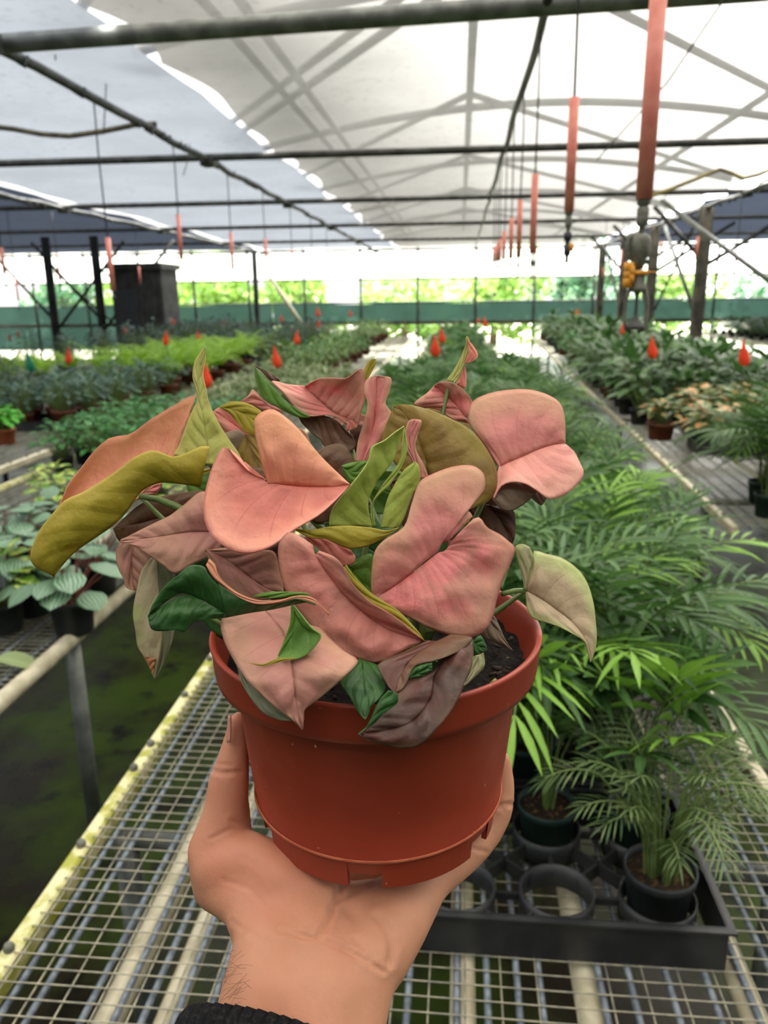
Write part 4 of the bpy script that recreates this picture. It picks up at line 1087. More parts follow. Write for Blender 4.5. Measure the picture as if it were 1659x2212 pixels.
def RB(u, v):   # point on the right bench: u across, v along
    n = Vector((dR.y, -dR.x, 0))
    return oR + dR * v + n * u
oE = oR + dR * .96
bench((oE.x, oE.y), angR, 1.2, 14.5, R2, [(.4, .016), (.8, .016)], 'wire mesh bench on the right with a cream rail', ('cream', 'cream'), .014)
bench((5.4, 10.0), 0, 1.6, 9.0, R2[::2], [(.6, .016)], 'far right bench behind the timber posts', ('cream', 'cream'), .02, fine=0)

# ---------------------------------------------------------------- foliage
LANCE = [0.0, .55, .95, 1.0, .85, .55, .0]
OVATE = [0.0, .75, 1.0, .95, .75, .42, .0]
ROUND = [0.25, .85, 1.0, 1.0, .9, .6, .0]
STRAP = [0.35, .8, 1.0, 1.0, .9, .65, .0]
def blade(mb, base, d, up, L, w, droop, shape, mi=0, fold=.25, n=4, curl=0.0):
    d = d.normalized(); side = d.cross(up)
    side = side.normalized() if side.length > 1e-5 else d.orthogonal().normalized()
    nr = side.cross(d)
    rows, uv = [], []
    p = Vector(base); dd = d.copy(); ns = len(shape) - 1
    for i in range(n + 1):
        t = i / n; q = t * ns; a = int(min(q, ns - 1e-6)); hw = lerp(shape[a], shape[a + 1], q - a) * w * .5
        hw = max(hw, w * .02)
        nr = side.cross(dd)
        rows.append([p - side * hw + nr * hw * fold, p, p + side * hw + nr * hw * fold])
        uv.append([(t, 0), (t, .5), (t, 1)])
        dd = (dd + Vector((0, 0, -droop / n))).normalized()
        p = p + dd * (L / n)
    mb.grid(rows, mi, uv)
    return p
UPZ = Vector((0, 0, 1))
def palm(seed, nfr=9, H=.26, LF=.20, leaflet=.11, lw=.014, nl=8, lean=.55, spread=.02):
    rnd = random.Random(seed)
    fo, st = MB(), MB()
    for k in range(nfr):
        az = k * 2.4 + rnd.uniform(-.4, .4)
        out = Vector((math.cos(az), math.sin(az), 0))
        b = out * rnd.uniform(0, spread)
        h = H * rnd.uniform(.45, 1.0)
        tilt = rnd.uniform(.2, 1) * lean
        e = b + Vector((0, 0, h)) + out * h * tilt * .5
        c = b + Vector((0, 0, h * .5)) + out * h * tilt * .12
        st.tube([b, c, e], [.0024, .002, .0016], 5, cap=False)
        d = (out * tilt * 1.2 + UPZ * .8).normalized()
        lf = LF * rnd.uniform(.8, 1.15)
        p = e.copy(); pts = [p.copy()]
        side = d.cross(UPZ).normalized()
        for i in range(nl):
            d = (d + Vector((0, 0, -.13))).normalized()
            p = p + d * lf / nl; pts.append(p.copy())
            t = (i + 1) / nl
            ln = leaflet * (.62 + .6 * math.sin(math.pi * min(.97, .25 + .62 * t))) * rnd.uniform(.85, 1.1)
            mi = 0 if k % 5 else 1
            nr = side.cross(d)
            for s in (-1, 1):
                ld = (side * s * (1.0 - .35 * t) + d * (.55 + .5 * t) + nr * .18)
                blade(fo, p, ld, nr, ln, lw * rnd.uniform(.85, 1.2), rnd.uniform(.35, .9), LANCE, mi, .3, 4)
        blade(fo, p, d, side.cross(d), leaflet * .9, lw, .5, LANCE, mi, .3, 4)
        st.tube(pts, .0014, 4, cap=False)
    return fo, st
def leafy(seed, n=26, H=.16, spread=.11, L=.07, w=.045, shape=OVATE, droop=.6, tilt=.5, petiole=.8, nseg=3, fold=.2, dome=True):
    rnd = random.Random(seed)
    fo, st = MB(), MB()
    for k in range(n):
        az = k * 2.399 + rnd.uniform(-.3, .3)
        q = math.sqrt((k + .5) / n)
        out = Vector((math.cos(az), math.sin(az), 0))
        h = H * ((1 - .55 * q * q) if dome else rnd.uniform(.5, 1)) * rnd.uniform(.8, 1.1)
        p = out * spread * q * rnd.uniform(.75, 1) * petiole + Vector((0, 0, h))
        b = out * .012
        st.tube([b, (b + p) * .5 + UPZ * h * .12, p], .0016, 4, cap=False)
        d = out * (.35 + q) + UPZ * (tilt * (1.1 - q)) + Vector((rnd.uniform(-.3, .3), rnd.uniform(-.3, .3), 0))
        blade(fo, p, d, UPZ, L * rnd.uniform(.75, 1.15), w * rnd.uniform(.8, 1.1), droop * rnd.uniform(.5, 1.3), shape, 0, fold, nseg)
    return fo, st
def ferny(seed, n=16, LF=.30, leaflet=.035, H=.05, up=1.0):
    rnd = random.Random(seed)
    fo, st = MB(), MB()
    for k in range(n):
        az = k * 2.399
        out = Vector((math.cos(az), math.sin(az), 0))
        d = (out * rnd.uniform(.35, 1.0) + UPZ * up).normalized()
        p = out * .01 + UPZ * H; pts = [p.copy()]
        side = d.cross(UPZ).normalized()
        nl = 11
        for i in range(nl):
            d = (d + Vector((0, 0, -.15))).normalized()
            p = p + d * LF / nl * rnd.uniform(.9, 1.1); pts.append(p.copy())
            ln = leaflet * (1.1 - .6 * i / nl)
            for s in (-1, 1):
                blade(fo, p, side * s + d * .4, side.cross(d), ln, ln * .5, .3, OVATE, 0, .1, 2)
        st.tube(pts, .0014, 4, cap=False)
    return fo, st
def pot_mesh(name, r, h, m, soil=True):
    mb = MB()
    mb.lathe([(r * .78, 0), (r * .80, .002), (r * .93, h * .82), (r, h * .82 + .002), (r * 1.02, h * .9), (r * 1.02, h), (r * .96, h), (r * .93, h * .86), (r * .90, h * .84)], 20, 0, capb=True)
    return mb.mesh(name, [m])
def soil_mesh(r, h):
    mb = MB(); rnd = random.Random(3)
    rows = []
    for i in range(5):
        q = .001 + r * .93 * i / 4
        rows.append([(q * math.cos(2 * math.pi * k / 16), q * math.sin(2 * math.pi * k / 16), h * .86 + rnd.uniform(-.003, .003)) for k in range(16)])
    mb.grid(rows, close=True)
    return mb.mesh('soil', [MT['soil']])
MT['soil'] = flat('potting_soil', (46, 36, 28), (104, 78, 48), 120, 0.95, .2, 0, .5, .72, 1.0, .004)
MT['pot_green'] = flat('dark_green_pot', (26, 46, 40), (34, 54, 46), 20, .45)
MT['pot_black'] = flat('black_nursery_pot', (34, 36, 38), (50, 52, 52), 20, .5)
MT['pot_brown'] = flat('brown_pot', (112, 60, 40), (92, 50, 36), 14, .6)
MT['pot_terra'] = flat('terracotta_pot', (172, 92, 56), (148, 78, 50), 14, .7)

class Kind:
    """a kind of potted plant: meshes for several specimens, shared by every copy"""
    def __init__(s, name, foli, fmats, pot=('pot_green', .048, .085), stemm='stem', cat='plant'):
        s.name, s.cat = name, cat
        s.var = []
        for fo, st in foli:
            f = fo.mesh('foliage', fmats); m = st.mesh('stems', [MT[stemm]])
            s.var.append((f, m))
        s.pr, s.ph = pot[1], pot[2]
        s.pot = pot_mesh('pot', pot[1], pot[2], MT[pot[0]])
        s.soil = soil_mesh(pot[1], pot[2])
    def put(s, x, y, rnd, label, group=None, z=ZB, sc=1.0, parts=True, v=None, rz=None):
        if parts:
            t = empty(s.name, (x, y, z), rnd.uniform(0, 6.28) if rz is None else rz, label, s.cat, group)
            t.scale = (sc, sc, sc)
            f, m = s.var[rnd.randrange(len(s.var)) if v is None else v]
            link(s.pot, 'pot', t); link(s.soil, 'soil', t)
            link(m, 'stems', t, (0, 0, s.ph * .8)); link(f, 'foliage', t, (0, 0, s.ph * .8))
        return t
LPL, LPF, LPN = LM['palm'], LM['palm_far'], LM['palm_new']
K_palm = Kind('parlor_palm', [palm(i, 14, .2, .19, .10, .0098, 9, .8) for i in range(4)] + [palm(14, 15, .23, .22, .12, .011, 10, .8)], [LPL, LPN])
K_palm2 = Kind('parlor_palm', [palm(20 + i, 11, .17, .17, .11, .021, 6, .8) for i in range(3)], [LPF, LM['herb']])
K_front = Kind('parlor_palm', [palm(15, 11, .23, .10, .085, .015, 5, .45, .02), palm(18, 11, .21, .10, .09, .016, 5, .5, .02)], [LPL, LPN])
K_fine = Kind('fine_leaved_palm', [palm(31, 34, .17, .08, .036, .0026, 9, 1.0)], [LM['grass'], LM['grass']], pot=('pot_black', .048, .085))
K_broad = Kind('foliage_plant', [leafy(50 + i, 30, .26, .17, .15, .065, LANCE, .7, .8) for i in range(3)], [LM['broad']], pot=('pot_black', .06, .1))
K_blue = Kind('bluish_foliage_plant', [leafy(60 + i, 60, .2, .17, .07, .035, OVATE, .5, .5, nseg=2) for i in range(3)], [LM['blue']], pot=('pot_brown', .07, .11))
K_darkb = Kind('dark_foliage_plant', [leafy(70 + i, 56, .3, .2, .09, .045, OVATE, .5, .5, nseg=2) for i in range(3)], [LM['darkblue']], pot=('pot_black', .07, .11))
K_lime = Kind('lime_fern', [ferny(80 + i, 20, .36, .05, .05, 1.3) for i in range(3)], [LM['lime']], pot=('pot_brown', .07, .11))
K_herb = Kind('bushy_plant', [leafy(90 + i, 60, .17, .15, .065, .04, OVATE, .5, .4, nseg=2) for i in range(3)], [LM['herb']], pot=('pot_black', .05, .08))
K_neon = Kind('lime_dome_plant', [leafy(95, 70, .16, .14, .06, .045, ROUND, .8, .5, nseg=3)], [LM['neon']], pot=('pot_terra', .075, .1))
K_pep = Kind('striped_peperomia', [leafy(100 + i, 20, .13, .14, .075, .062, ROUND, .8, .35, nseg=4, fold=-.12) for i in range(3)], [LM['pep']], pot=('pot_black', .05, .08), stemm='redstem')
K_pepv = Kind('yellow_edged_peperomia', [leafy(110, 22, .15, .13, .08, .06, ROUND, .6, .5, nseg=4)], [LM['pepv']], pot=('pot_black', .05, .08))
K_blot = Kind('orange_blotched_plant', [leafy(120 + i, 30, .2, .13, .085, .065, OVATE, .7, .6, nseg=3) for i in range(2)], [LM['blotch']], pot=('pot_black', .05, .07))
K_olive = Kind('light_green_plant', [leafy(130 + i, 46, .2, .17, .08, .03, LANCE, .6, .8, nseg=2) for i in range(2)], [LM['olive']], pot=('pot_brown', .06, .1))
K_pale = Kind('pale_fuzzy_plant', [leafy(140 + i, 60, .16, .16, .06, .018, LANCE, .4, .9, nseg=2) for i in range(2)], [LM['pale']], pot=('pot_black', .05, .08))
K_mid = Kind('green_bedding_plant', [leafy(150 + i, 46, .18, .16, .075, .045, OVATE, .5, .5, nseg=2) for i in range(3)], [LM['herb']], pot=('pot_brown', .06, .09))

# ---------------------------------------------------------------- tray in front with its pots
def tray(x, y, nx, ny, pitch, lab, rings=True, z=ZB):
    t = empty('plant_tray', (x, y, z), 0, lab, 'tray', 'black plastic carry trays')
    w, d = nx * pitch, ny * pitch
    h = .066
    for (lo, hi) in (((-.004, -.004, 0), (w + .004, 0, h)), ((-.004, d, 0), (w + .004, d + .004, h)), ((-.004, 0, 0), (0, d, h)), ((w, 0, 0), (w + .004, d, h))):
        o = MB().box(lo, hi).build('side_wall', MT['tray'], t, False)
        bv = o.modifiers.new('b', 'BEVEL'); bv.width = .0015
    mb = MB()
    for (lo, hi) in (((-.011, -.011, h - .004), (w + .011, 0, h)), ((-.011, d, h - .004), (w + .011, d + .011, h)), ((-.011, 0, h - .004), (0, d, h)), ((w, 0, h - .004), (w + .011, d, h))):
        mb.box(lo, hi)
    mb.build('rim', MT['tray'], t, False)
    if rings:
        for i in range(nx):
            for j in range(ny):
                c = ((i + .5) * pitch, (j + .5) * pitch, 0)
                r = pitch * .365
                MB().lathe([(r, .012), (r + .002, .012), (r + .0025, h - .016), (r - .001, h - .016), (r, .012)], 28, 0, c).build('cell_ring', MT['tray'], t)
        for i in range(nx + 1):
            for j in range(ny + 1):
                for sx in (-1, 1):
                    for sy in (-1, 1):
                        ex, ey = i * pitch + sx * pitch * .25, j * pitch + sy * pitch * .25
                        if 0 <= ex <= w and 0 <= ey <= d:
                            a = Vector((i * pitch, j * pitch, .03)); b = Vector((ex, ey, .03))
                            n = Vector((-(b - a).y, (b - a).x, 0)).normalized() * .002
                            rb = MB(); dn, up_ = Vector((0, 0, -.01)), Vector((0, 0, .012))
                            rb.grid([[a - n + dn, b - n + dn], [a - n + up_, b - n + up_], [a + n + up_, b + n + up_], [a + n + dn, b + n + dn]])
                            rb.build('rib', MT['tray'], t, False)
        for j in range(ny):
            for i in range(nx - 1):
                MB().box(((i + .5) * pitch + pitch * .36, (j + .5) * pitch - .003, .03), ((i + 1.5) * pitch - pitch * .36, (j + .5) * pitch + .003, .04)).build('rib', MT['tray'], t, False)
        for i in range(nx):
            for j in range(ny - 1):
                MB().box(((i + .5) * pitch - .003, (j + .5) * pitch + pitch * .36, .03), ((i + .5) * pitch + .003, (j + 1.5) * pitch - pitch * .36, .04)).build('rib', MT['tray'], t, False)
    else:
        MB().box((0, 0, .002), (w, d, .008)).build('floor_panel', MT['tray'], t, False)
    return t
q = onz(1560, 2098, ZB)
PITCHC = .137
TX, TY = q.x - 4 * PITCHC, q.y + .004
tray(TX, TY, 4, 2, PITCHC, 'black carry tray nearest the camera, with two empty round cells in front')
tray(TX - .02, TY + 2 * PITCHC + .03, 4, 2, PITCHC, 'black carry tray behind the nearest one, full of palms')
rnd = random.Random(11)
def cell(i, j, ty=TY, tx=TX): return tx + (i + .5) * PITCHC, ty + (j + .5) * PITCHC
K_fine.put(*cell(3, 0), rnd, 'fine feathery palm in a black pot, front right corner of the nearest tray', z=ZB + .012, v=0)
K_front.put(*cell(2, 1), rnd, 'young palm in a dark green pot behind the empty cells', z=ZB + .012, v=0, sc=.95)
K_front.put(*cell(3, 1), rnd, 'palm in a dark green pot behind the fine feathery palm', z=ZB + .012, v=1, sc=.95)
t2y, t2x = TY + 2 * PITCHC + .03, TX - .02
for i in range(1, 4):
    for j in range(2):
        K_palm.put(*cell(i, j, t2y, t2x), rnd, 'parlor palm in the second black tray, behind the nearest tray', 'palms in the second tray', z=ZB + .012, sc=rnd.uniform(.95, 1.15))
y = t2y + 2 * PITCHC + .1
row = 0
while y < 17.6:
    far = y > 6.5
    step = .165 if y < 3.6 else (.21 if not far else .38)
    x0 = .0 if y < 3.4 else (-.2 if y < 4.2 else (-.4 if not far else -.32))
    x = x0 + (step * .5 if row % 2 else 0)
    while x < (.44 if not far else .34):
        K = K_palm if y < 4.6 or rnd.random() < .25 else K_palm2
        g = ('palms between the second tray and the bare mesh', 'parlor palm in the thick middle bed right behind the pink plant') if y < 3.6 else \
            (('palms in the middle of the middle bench', 'leafy palm in the mid distance on the middle bench, above the pink plant') if not far else
             ('palms at the far end of the middle bench', 'small looking palm at the far end of the middle bench'))
        K.put(x + rnd.uniform(-.03, .03), y + rnd.uniform(-.03, .03), rnd, g[1], g[0], sc=rnd.uniform(.92, 1.14) * (.8 if far else 1.0))
        x += step
    y += step * (1 if not far else 1.25); row += 1

# right bench
v = 4.55
row = 0
K_blotpos = []
tr = RB(.16, 2.6)
for (u, v0) in ((.14, 2.0), (.5, 2.0), (.95, 2.1), (.14, 2.9), (.6, 2.9)):
    pass
def rtray(u, v, lab):
    p = RB(u, v)
    t = tray(p.x, p.y, 4, 2, .12, lab, rings=False)
    t.rotation_euler = (0, 0, angR)
    return t
rtray(.20, 2.35, 'black tray at the front of the right bench holding orange blotched plants')
rtray(.72, 2.4, 'black tray at the right edge, beside the tray of orange blotched plants')
for i in range(4):
    for j in range(2):
        p = RB(.20 + (i + .5) * .12, 2.35 + (j + .5) * .12)
        K_blot.put(p.x, p.y, rnd, 'orange blotched leafy plant in the front black tray of the right bench', 'orange blotched plants', z=ZB + .008, sc=.95)
for i in range(3):
    for j in range(2):
        p = RB(.72 + (i + .5) * .13, 2.4 + (j + .5) * .12)
        K_blot.put(p.x, p.y, rnd, 'orange blotched leafy plant at the right edge, second tray on the right bench', 'orange blotched plants at the edge', z=ZB + .008, sc=1.0)
p = RB(.10, 2.85)
MT['pot_rust'] = flat('rusty_brown_pot', (118, 62, 38), (92, 48, 32), 14, .6)
K_rust = Kind('bushy_plant', [leafy(160, 40, .16, .12, .08, .05, OVATE, .5, .5)], [LM['blotch']], pot=('pot_rust', .085, .1))
K_rust.put(p.x, p.y, rnd, 'plant in a wide rusty brown pot on the corner of the right bench', sc=1.0)
for k, (u, v) in enumerate(((.32, 2.9), (.55, 2.95), (.8, 2.95), (.35, 3.15), (.6, 3.2))):
    p = RB(u, v); K_blot.put(p.x, p.y, rnd, 'orange blotched leafy plant in the row behind the tray on the right bench', 'orange blotched plants behind', sc=1.15)
for px, py in ((1640, 1085), (1655, 1115), (1700, 1090), (1720, 1110), (1690, 1045), (1760, 1110), (1730, 1060), (1800, 1090), (1810, 1040), (1850, 1100)):
    p = onz(px, py, ZB)
    if (p - oR).dot(dR) < 1.06: continue
    K_palm.put(p.x, p.y, rnd, 'arching palm on the near end of the right bench at the photo edge', 'palms on the near end of the right bench', sc=1.1)
v = 3.45; row = 0
while v < 15:
    far = v > 7
    st = .22 if not far else .38
    u = (.16 if far else .10) + (st * .5 if row % 2 else 0)
    while u < 1.18:
        p = RB(u, v)
        g = ('leafy plants on the near half of the right bench', 'deep green leafy plant in the dense bed on the right bench') if not far else ('leafy plants on the far half of the right bench', 'deep green leafy plant toward the far end of the right bench')
        (K_broad if rnd.random() < .7 else K_mid).put(p.x + rnd.uniform(-.03, .03), p.y + rnd.uniform(-.04, .04), rnd, g[1], g[0], sc=rnd.uniform(1.0, 1.25) * (1.15 if far else 1))
        u += st
    v += st; row += 1
for i in range(5):
    for j in range(10):
        if True:
            K_broad.put(5.6 + i * .3, 13.2 + j * .55, rnd, 'dark leafy plant on the far right bench behind the timber posts', 'plants on the far right bench', sc=.95)

# left bench: peperomias in front, then herbs, pale and green plants toward the far end
tray(-1.72, 1.98, 5, 3, .118, 'black tray of striped peperomias on the left bench', rings=False)
pepl = [((60, 1235), 'striped peperomia with drooping silver leaves at the left edge of the photo'), ((150, 1270), 'striped peperomia on red stems beside the white bench tube'),
        ((205, 1195), 'striped peperomia at the back corner of the left tray, under the olive leaf'), ((40, 1160), 'striped peperomia in the back row of the left tray'), ((110, 1150), 'second striped peperomia in the back row of the left tray')]
for k, ((px, py), lab) in enumerate(pepl):
    p = onz(px, py, ZB + .13)
    K_pep.put(p.x, p.y, rnd, lab, z=ZB + .008, sc=1.2, v=k % 3)
p = onz(5, 1290, ZB + .1)
K_pepv.put(p.x, p.y, rnd, 'yellow edged peperomia cut by the left edge of the photo', z=ZB + .008, sc=1.0)
for k, (x, y) in enumerate(((-1.15, 2.95), (-1.3, 3.2), (-1.62, 2.9), (-1.75, 3.15))):
    K_pepv.put(x, y, rnd, 'small yellow edged plant behind the striped peperomias', 'small plants behind the peperomias', sc=.8)
for k in range(22):
    x = -2.05 + (k % 4) * .22 + rnd.uniform(-.03, .03); y = 3.75 + (k // 4) * .24
    if x < -1.35:
        K_herb.put(x, y, rnd, 'fresh green bushy plant on the left bench, left of the pink plant', 'bushy plants on the left bench', sc=1.1)
def fill(K, x0, x1, y0, y1, st, lab, grp, sc=1.0, jit=.03):
    y = y0; r = 0
    while y < y1:
        x = x0 + (st * .5 if r % 2 else 0)
        while x < x1:
            k = K[rnd.randrange(len(K))] if isinstance(K, list) else K
            k.put(x + rnd.uniform(-jit, jit), y + rnd.uniform(-jit, jit), rnd, lab, grp, sc=sc * rnd.uniform(.88, 1.12))
            x += st
        y += st; r += 1
fill(K_pale, -1.95, -1.1, 5.6, 8.0, .28, 'pale grey green plant on the left bench, behind the upright olive leaf', 'pale plants on the left bench')
fill([K_mid, K_olive], -2.0, -1.3, 8.2, 12.4, .36, 'green plant on the far part of the left bench', 'green plants on the left bench', 1.15)
fill(K_olive, -2.0, -1.38, 12.8, 17.4, .42, 'light green bushy plant at the far end of the left bench', 'light green plants on the left bench', 1.35)
# second bench from the left
K_neon.put(*(onz(12, 958, ZB).xy), rnd, 'bright lime dome of a plant in a terracotta pot at the left edge', sc=.95)
tray(-3.5, 5.0, 8, 3, .13, 'black tray of bluish plants on the second left bench', rings=False)
fill(K_blue, -3.45, -2.5, 5.1, 6.9, .24, 'bluish green plant in a brown pot on the second left bench', 'bluish plants on the second left bench', 1.1)
fill(K_lime, -3.4, -2.5, 7.3, 9.6, .32, 'yellow green fern in the glowing patch on the second left bench', 'lime ferns', 1.15)
fill(K_darkb, -3.5, -2.5, 10.2, 17, .45, 'bluish dark plant at the far end of the second left bench', 'dark plants far along the second left bench', 1.1)
fill(K_lime, -4.9, -4.1, 7.6, 8.6, .34, 'lime fern on the farthest left bench', 'lime ferns on the farthest left bench', .9)
fill(K_darkb, -5.1, -4.05, 4.6, 7.2, .34, 'dark bluish plant on the farthest left bench, near its front', 'dark plants at the front of the farthest left bench', 1.15)
fill(K_darkb, -5.1, -4.05, 9, 16.5, .48, 'dark bluish plant toward the far end of the farthest left bench', 'dark plants along the farthest left bench', 1.2)

for px, py in ((170, 860), (215, 865), (260, 862), (235, 840)):
    p = onz(px, py, ZB); K_lime.put(p.x, p.y, rnd, 'small lime fern among the bluish plants on the left', 'small lime ferns', sc=.75)
# ---------------------------------------------------------------- hanging sprinklers
TOPS = {'L': [(-2.12, 4.6)]}
def sprinkler(px, y_top, y_bot, d, lab, group=None, detail=0, head=.12, row=None, zt=ZP):
    if row == 'pipe':          # hangs from the cross pipe nearest to that distance
        r = ray(px, y_bot); yp = min(PIPES_Y, key=lambda v: abs(v - r.y * d)); d = yp / r.y
    elif row in TOPS:          # hangs in one line with the first of its row
        X = TOPS[row][0][0]; r = ray(px, (y_top + y_bot) / 2)
        if r.x * X > 0: d = max(d * .75, min(d * 1.4, X / r.x))
    a = P(px, y_top, d); b = P(px, y_bot, d)
    x, y = b.x, b.y
    r = ray(px, y_top); z0, z1 = b.z, CAM.z + r.z * y / r.y
    if row and row != 'pipe': TOPS.setdefault(row, []).append((x, y))
    t = empty('hanging_sprinkler', (x, y, z0), 0, lab, 'sprinkler', group)
    MB().tube([(0, 0, z1 - z0 - .01), (.006 * math.sin(px), 0, (zt - z0) * .6 + (z1 - z0) * .4), (0, 0, zt - z0)], .0045, 6).build('feed_tube', MT['hose'], t)
    MB().lathe([(.006, 0), (.0155, 0), (.0155, z1 - z0), (.006, z1 - z0)], 16).build('weight_sleeve', MT['sleeve'], t)
    if detail == 0:
        mb = MB()
        mb.lathe([(.006, 0), (.006, -.03), (.010, -.032), (.010, -.055), (.005, -.058), (.005, -head), (.0005, -head)], 10)
        mb.build('sprinkler_head', MT['hose'], t)
        return t
    mb = MB()
    mb.lathe([(.0125, 0), (.0125, -.008), (.009, -.010), (.009, -.014), (.0115, -.016), (.0105, -.022), (.0115, -.024), (.0105, -.030), (.0115, -.032), (.0105, -.045), (.006, -.048), (.006, -.06)], 18)
    mb.build('threaded_connector', MT['grey_pl'], t)
    if detail == 1:
        mb = MB()
        mb.lathe([(.0005, -.058), (.016, -.064), (.019, -.078), (.018, -.098), (.010, -.112), (.008, -.125), (.0005, -.126)], 18)
        mb.build('valve_body', MT['grey_pl'], t)
        mb = MB()
        mb.tube([(-.012 + .012 * math.cos(q), 0, -.085 + .022 * math.sin(q)) for q in [R(60 + 25 * i) for i in range(10)]], .005, 8)
        mb.build('valve_lever', MT['grey_pl'], t)
        mb = MB()
        for i in range(5):
            mb.lathe([(.0005, -.01), (.009, -.01), (.0095, 0), (.009, .01), (.0005, .01)], 14, 0, (-.022 + .003 * (i % 2), -.012, -.122 - .0075 * i * .9))
        mb.box((-.022, -.015, -.136), (.016, -.003, -.128)); mb.box((.010, -.013, -.132), (.032, -.006, -.1295))
        mb.build('yellow_clip', MT['yellow'], t)
        mb = MB()
        mb.lathe([(.010, -.126), (.013, -.130), (.013, -.150), (.017, -.158), (.017, -.166), (.006, -.168), (.005, -.172), (.0005, -.172)], 16)
        mb.build('nozzle_body', MT['grey_pl'], t)
        mb = MB()
        for s in (-1, 1):
            mb.tube([(s * .014, 0, -.162), (s * .020, 0, -.18), (s * .021, 0, -.215), (s * .017, 0, -.238), (s * .006, 0, -.243)], .0034, 8)
        mb.build('bridge', MT['grey_pl'], t)
        MB().lathe([(.0005, -.17), (.0035, -.17), (.003, -.2), (.005, -.215), (.016, -.228), (.021, -.232), (.019, -.236), (.0005, -.238)], 18).build('spinner', MT['galv_dark'], t)
    else:
        MB().lathe([(.0005, -.058), (.013, -.062), (.013, -.084), (.008, -.088), (.008, -.098), (.0115, -.1), (.0115, -.13), (.006, -.135), (.006, -.155), (.0005, -.157)], 14).build('valve_body', MT['black'], t)
        MB().lathe([(.0005, -.012), (.008, -.012), (.008, .012), (.0005, .012)], 12, 0, (.012, -.006, -.108)).build('yellow_clip', MT['yellow'], t)
    return t
sprinkler(1391, -30, 431, 1.46, 'nearest hanging sprinkler with a yellow clip on its head, at the upper right', detail=1, row='R')
sprinkler(1229, 211, 458, 2.56, 'second hanging sprinkler from the camera, black head, beside the nearest one', detail=2, row='R')
od = ['third', 'fourth', 'fifth', 'sixth', 'seventh', 'eighth', 'ninth']
for i, (px, a, b, d) in enumerate(((1150, 376, 548, 3.66), (1120, 432, 556, 4.76), (1103, 470, 558, 5.86), (1088, 500, 560, 6.96), (1079, 516, 563, 8.06), (1073, 528, 565, 9.2), (1066, 536, 567, 10.4))):
    sprinkler(px, a, b, d, od[i] + ' hanging sprinkler of the right row, counted from the camera', 'right row of hanging sprinklers', row='R')
for i, (px, a, b, d) in enumerate(((244, 513, 628, 4.14), (392, 463, 560, 5.25), (503, 502, 582, 6.35), (576, 515, 582, 7.45), (632, 540, 580, 8.55), (674, 546, 578, 9.65), (708, 556, 580, 10.8))):
    sprinkler(px, a, b, d, ('first', 'second', *od)[i] + ' hanging sprinkler of the left row, counted from the camera', 'left row of hanging sprinklers', row='L')
for i, (px, a, b, d) in enumerate(((10, 535, 592, 8.0), (129, 548, 606, 9.2), (303, 575, 612, 12), (40, 598, 650, 11))):
    sprinkler(px, a, b, d, ('thin hanging sprinkler at the left frame edge', 'hanging sprinkler just right of the dark round post', 'hanging sprinkler in front of the boarded booth', 'low hanging sprinkler near the left frame edge')[i], 'sprinklers over the far left benches', row='pipe')
for i, (px, a, b, d) in enumerate(((1428, 520, 545, 10), (1503, 512, 560, 9), (1586, 540, 590, 10.5), (1340, 540, 586, 11), (1303, 578, 600, 13))):
    sprinkler(px, a, b, d, ('short hanging sprinkler right of the nearest sprinkler head', 'hanging sprinkler against the nearest timber post', 'hanging sprinkler at the far right under the dark cloth', 'hanging sprinkler against the third timber post', 'hanging sprinkler against the farthest timber post')[i], 'sprinklers over the far right benches', row='pipe')

# hoses along the roof
def hose(name, pts, r, m, lab):
    o = MB().tube(pts, r, 10).build(name, MT[m])
    return tag(o, lab, 'hose')
rnd = random.Random(9)
def along(tops, y0, y1, n, z):
    ts = sorted(tops, key=lambda p: p[1]); out = []
    for i in range(n):
        y = lerp(y0, y1, i / (n - 1))
        if y <= ts[0][1]: x = ts[0][0]
        elif y >= ts[-1][1]: x = ts[-1][0]
        else:
            k = max(q for q in range(len(ts)) if ts[q][1] <= y); k = min(k, len(ts) - 2)
            x = lerp(ts[k][0], ts[k + 1][0], (y - ts[k][1]) / max(1e-6, ts[k + 1][1] - ts[k][1]))
        out.append((x + .007 * math.sin(y * 3.1), y, z - .006 * math.sin(y * 5)))
    return out
hp = along(TOPS['R'], .9, 20, 200, ZP)
hose('supply_hose', hp, .02, 'hose', 'black supply hose running away under the roof above the right row of sprinklers')
hose('supply_hose', [ray(px, py) * (lambda r: (-2.12 / r.x) * 1.0)(ray(335, 268)) + CAM for px, py in ((-60, 268), (30, 279), (90, 290), (150, 294), (220, 284), (290, 270), (338, 268))], .018, 'hose_brown', 'dusty hose sagging from the left roof pipe at the left edge')
hose('supply_hose', [ony(px, py, 6.2) for px, py in ((1400, 425), (1440, 412), (1500, 388), (1555, 366), (1580, 374), (1605, 386), (1640, 378), (1700, 350))], .014, 'hose_yellow', 'yellowish hose curving under the roof at the right edge')
tag(MB().tube([(1.0, 2.6, 2.75), ony(1440, 180, 2.9), ony(1330, 300, 3.6), ony(1290, 345, 3.9)], .003, 6).build('cord', MT['hose']), 'thin cord hanging slanted from the roof near the nearest sprinkler', 'cord')
for i, (px, a, b, y) in enumerate(((122, 60, 130, 3.2), (232, 130, 290, 4.0), (410, 310, 380, 5.4))):
    r = ray(px, a); y = r.y * (-2.12 / r.x)
    tag(MB().tube([ony(px, a, y), ony(px - 4, (a + b) / 2, y), ony(px - 2 - 6 * i, b, y)], .004, 5).build('cord', MT['hose_brown']), ('frayed cord end hanging at the upper left pipe', 'thin cord hanging above the dusty hose', 'frayed cord end hanging below the tied roof pipe')[i], 'cord')

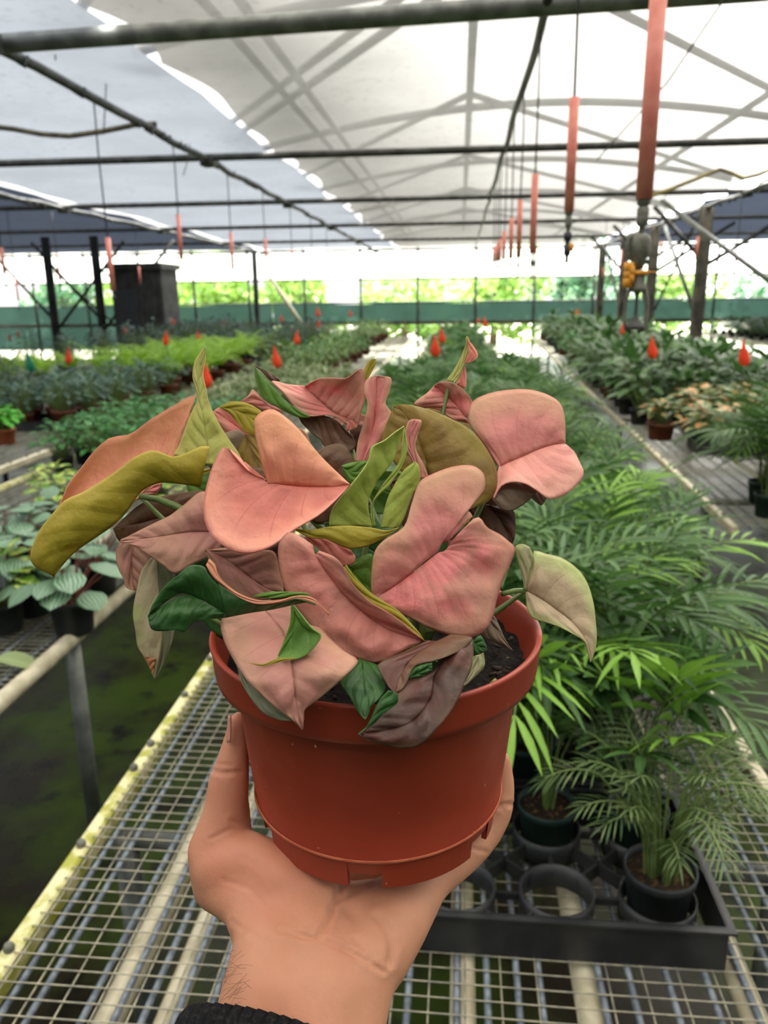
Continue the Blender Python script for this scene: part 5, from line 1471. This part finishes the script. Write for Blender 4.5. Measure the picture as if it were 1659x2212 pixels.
# teardrop markers on thin stakes among the plants
def marker(px, ya, yb, m, lab, grp=None):
    h = yb - ya
    d = .155 * F / h
    zb_ = 0
    for s in (1, .93, 1.07, .86, 1.15, .8, 1.25, .74, 1.35):
        b = P(px, yb, d * s)
        v = (b - oR); u_ = v.dot(Vector((dR.y, -dR.x, 0))); w_ = v.dot(dR)
        if any(x0 < b.x < x1 and y0 < b.y < y1 for x0, x1, y0, y1 in ((-.56, .52, .6, 17.9), (-2.1, -1.03, .9, 18), (-3.58, -2.5, 2.2, 17.6), (-5.15, -4.05, 3.5, 17.6), (5.4, 7, 10, 19))) or (0 < u_ < 1.18 and 0 < w_ < 15.4):
            d *= s; zb_ = ZB; break
    a, b = P(px, ya, d), P(px, yb, d)
    t = empty('plant_marker', (b.x, b.y, zb_), 0, lab, 'marker', grp)
    Hh = a.z - b.z
    z0 = b.z - zb_
    mb = MB(); rows = []
    pr = [(0, .02), (.06, .20), (.15, .30), (.27, .335), (.4, .30), (.6, .19), (.8, .09), (1, .015)]
    lean = random.Random(px).uniform(-.25, .25)
    for q, w in pr:
        rows.append([(math.cos(2 * math.pi * k / 12) * w * Hh * .64 + lean * Hh * (q - .5) * .6, math.sin(2 * math.pi * k / 12) * w * Hh * .3, z0 + q * Hh) for k in range(12)])
    mb.grid(rows, close=True)
    mb.build('flag', MT[m], t)
    MB().tube([(0, 0, 0), (-lean * Hh * .25, 0, z0 + Hh * .12)], .003, 5).build('stake', MT['galv_dark'], t)
ml = [(150, 748, 787, 'orange marker above the dark plants at the far left'), (360, 712, 747, 'orange marker standing in the lime ferns'), (430, 712, 738, 'smaller orange marker at the right end of the lime ferns'), (447, 778, 840, 'biggest orange marker, just right of the upright leaf tip'),
      (597, 745, 796, 'orange marker left of the middle aisle above the pleated pink leaf'), (642, 712, 745, 'orange marker behind and right of the one above the pleated leaf'), (687, 662, 685, 'upper of two orange markers close together before the far net'), (688, 688, 708, 'lower of two orange markers close together before the far net'),
      (757, 668, 685, 'small round orange marker alone before the far net'), (608, 678, 696, 'small orange marker before the far net, left of the close pair'), (484, 690, 705, 'tiny orange marker far off beyond the lime ferns'), (375, 685, 702, 'tiny orange marker to the right of the boarded booth'),
      (940, 720, 772, 'larger of two overlapping orange markers in the middle bed'), (954, 706, 742, 'smaller of two overlapping orange markers in the middle bed'), (1033, 684, 700, 'left of two far orange markers at the end of the middle bed'), (1047, 683, 708, 'right of two far orange markers at the end of the middle bed'),
      (1246, 665, 685, 'small orange marker near the far end of the right bench'), (1344, 697, 727, 'orange marker in front of the third timber post'), (1407, 723, 776, 'orange marker in the right bed below the nearest sprinkler'), (1604, 731, 792, 'orange marker at the right edge of the right bed'),
      (40, 711, 729, 'right of two tiny orange markers at the left edge'), (22, 718, 736, 'left of two tiny orange markers at the left edge'), (272, 706, 724, 'orange marker half hidden behind the lime ferns')]
for px, a, b, lab in ml: marker(px, a, b, 'flag', lab, 'orange plant markers')
marker(66, 756, 803, 'flag_g', 'green marker among the dark plants at the far left')
# fallen leaf on the left tube
mb = MB()
pc = onz(40, 1440, ZB + .02)
blade(mb, pc + Vector((-.05, 0, .02)), Vector((1, .2, -.1)), UPZ, .1, .07, .5, ROUND, 0, .2, 6)
o = mb.build('loose_leaf', LM['pale']); tag(o, 'single pale leaf lying on the white bench tube at the left', 'leaf')
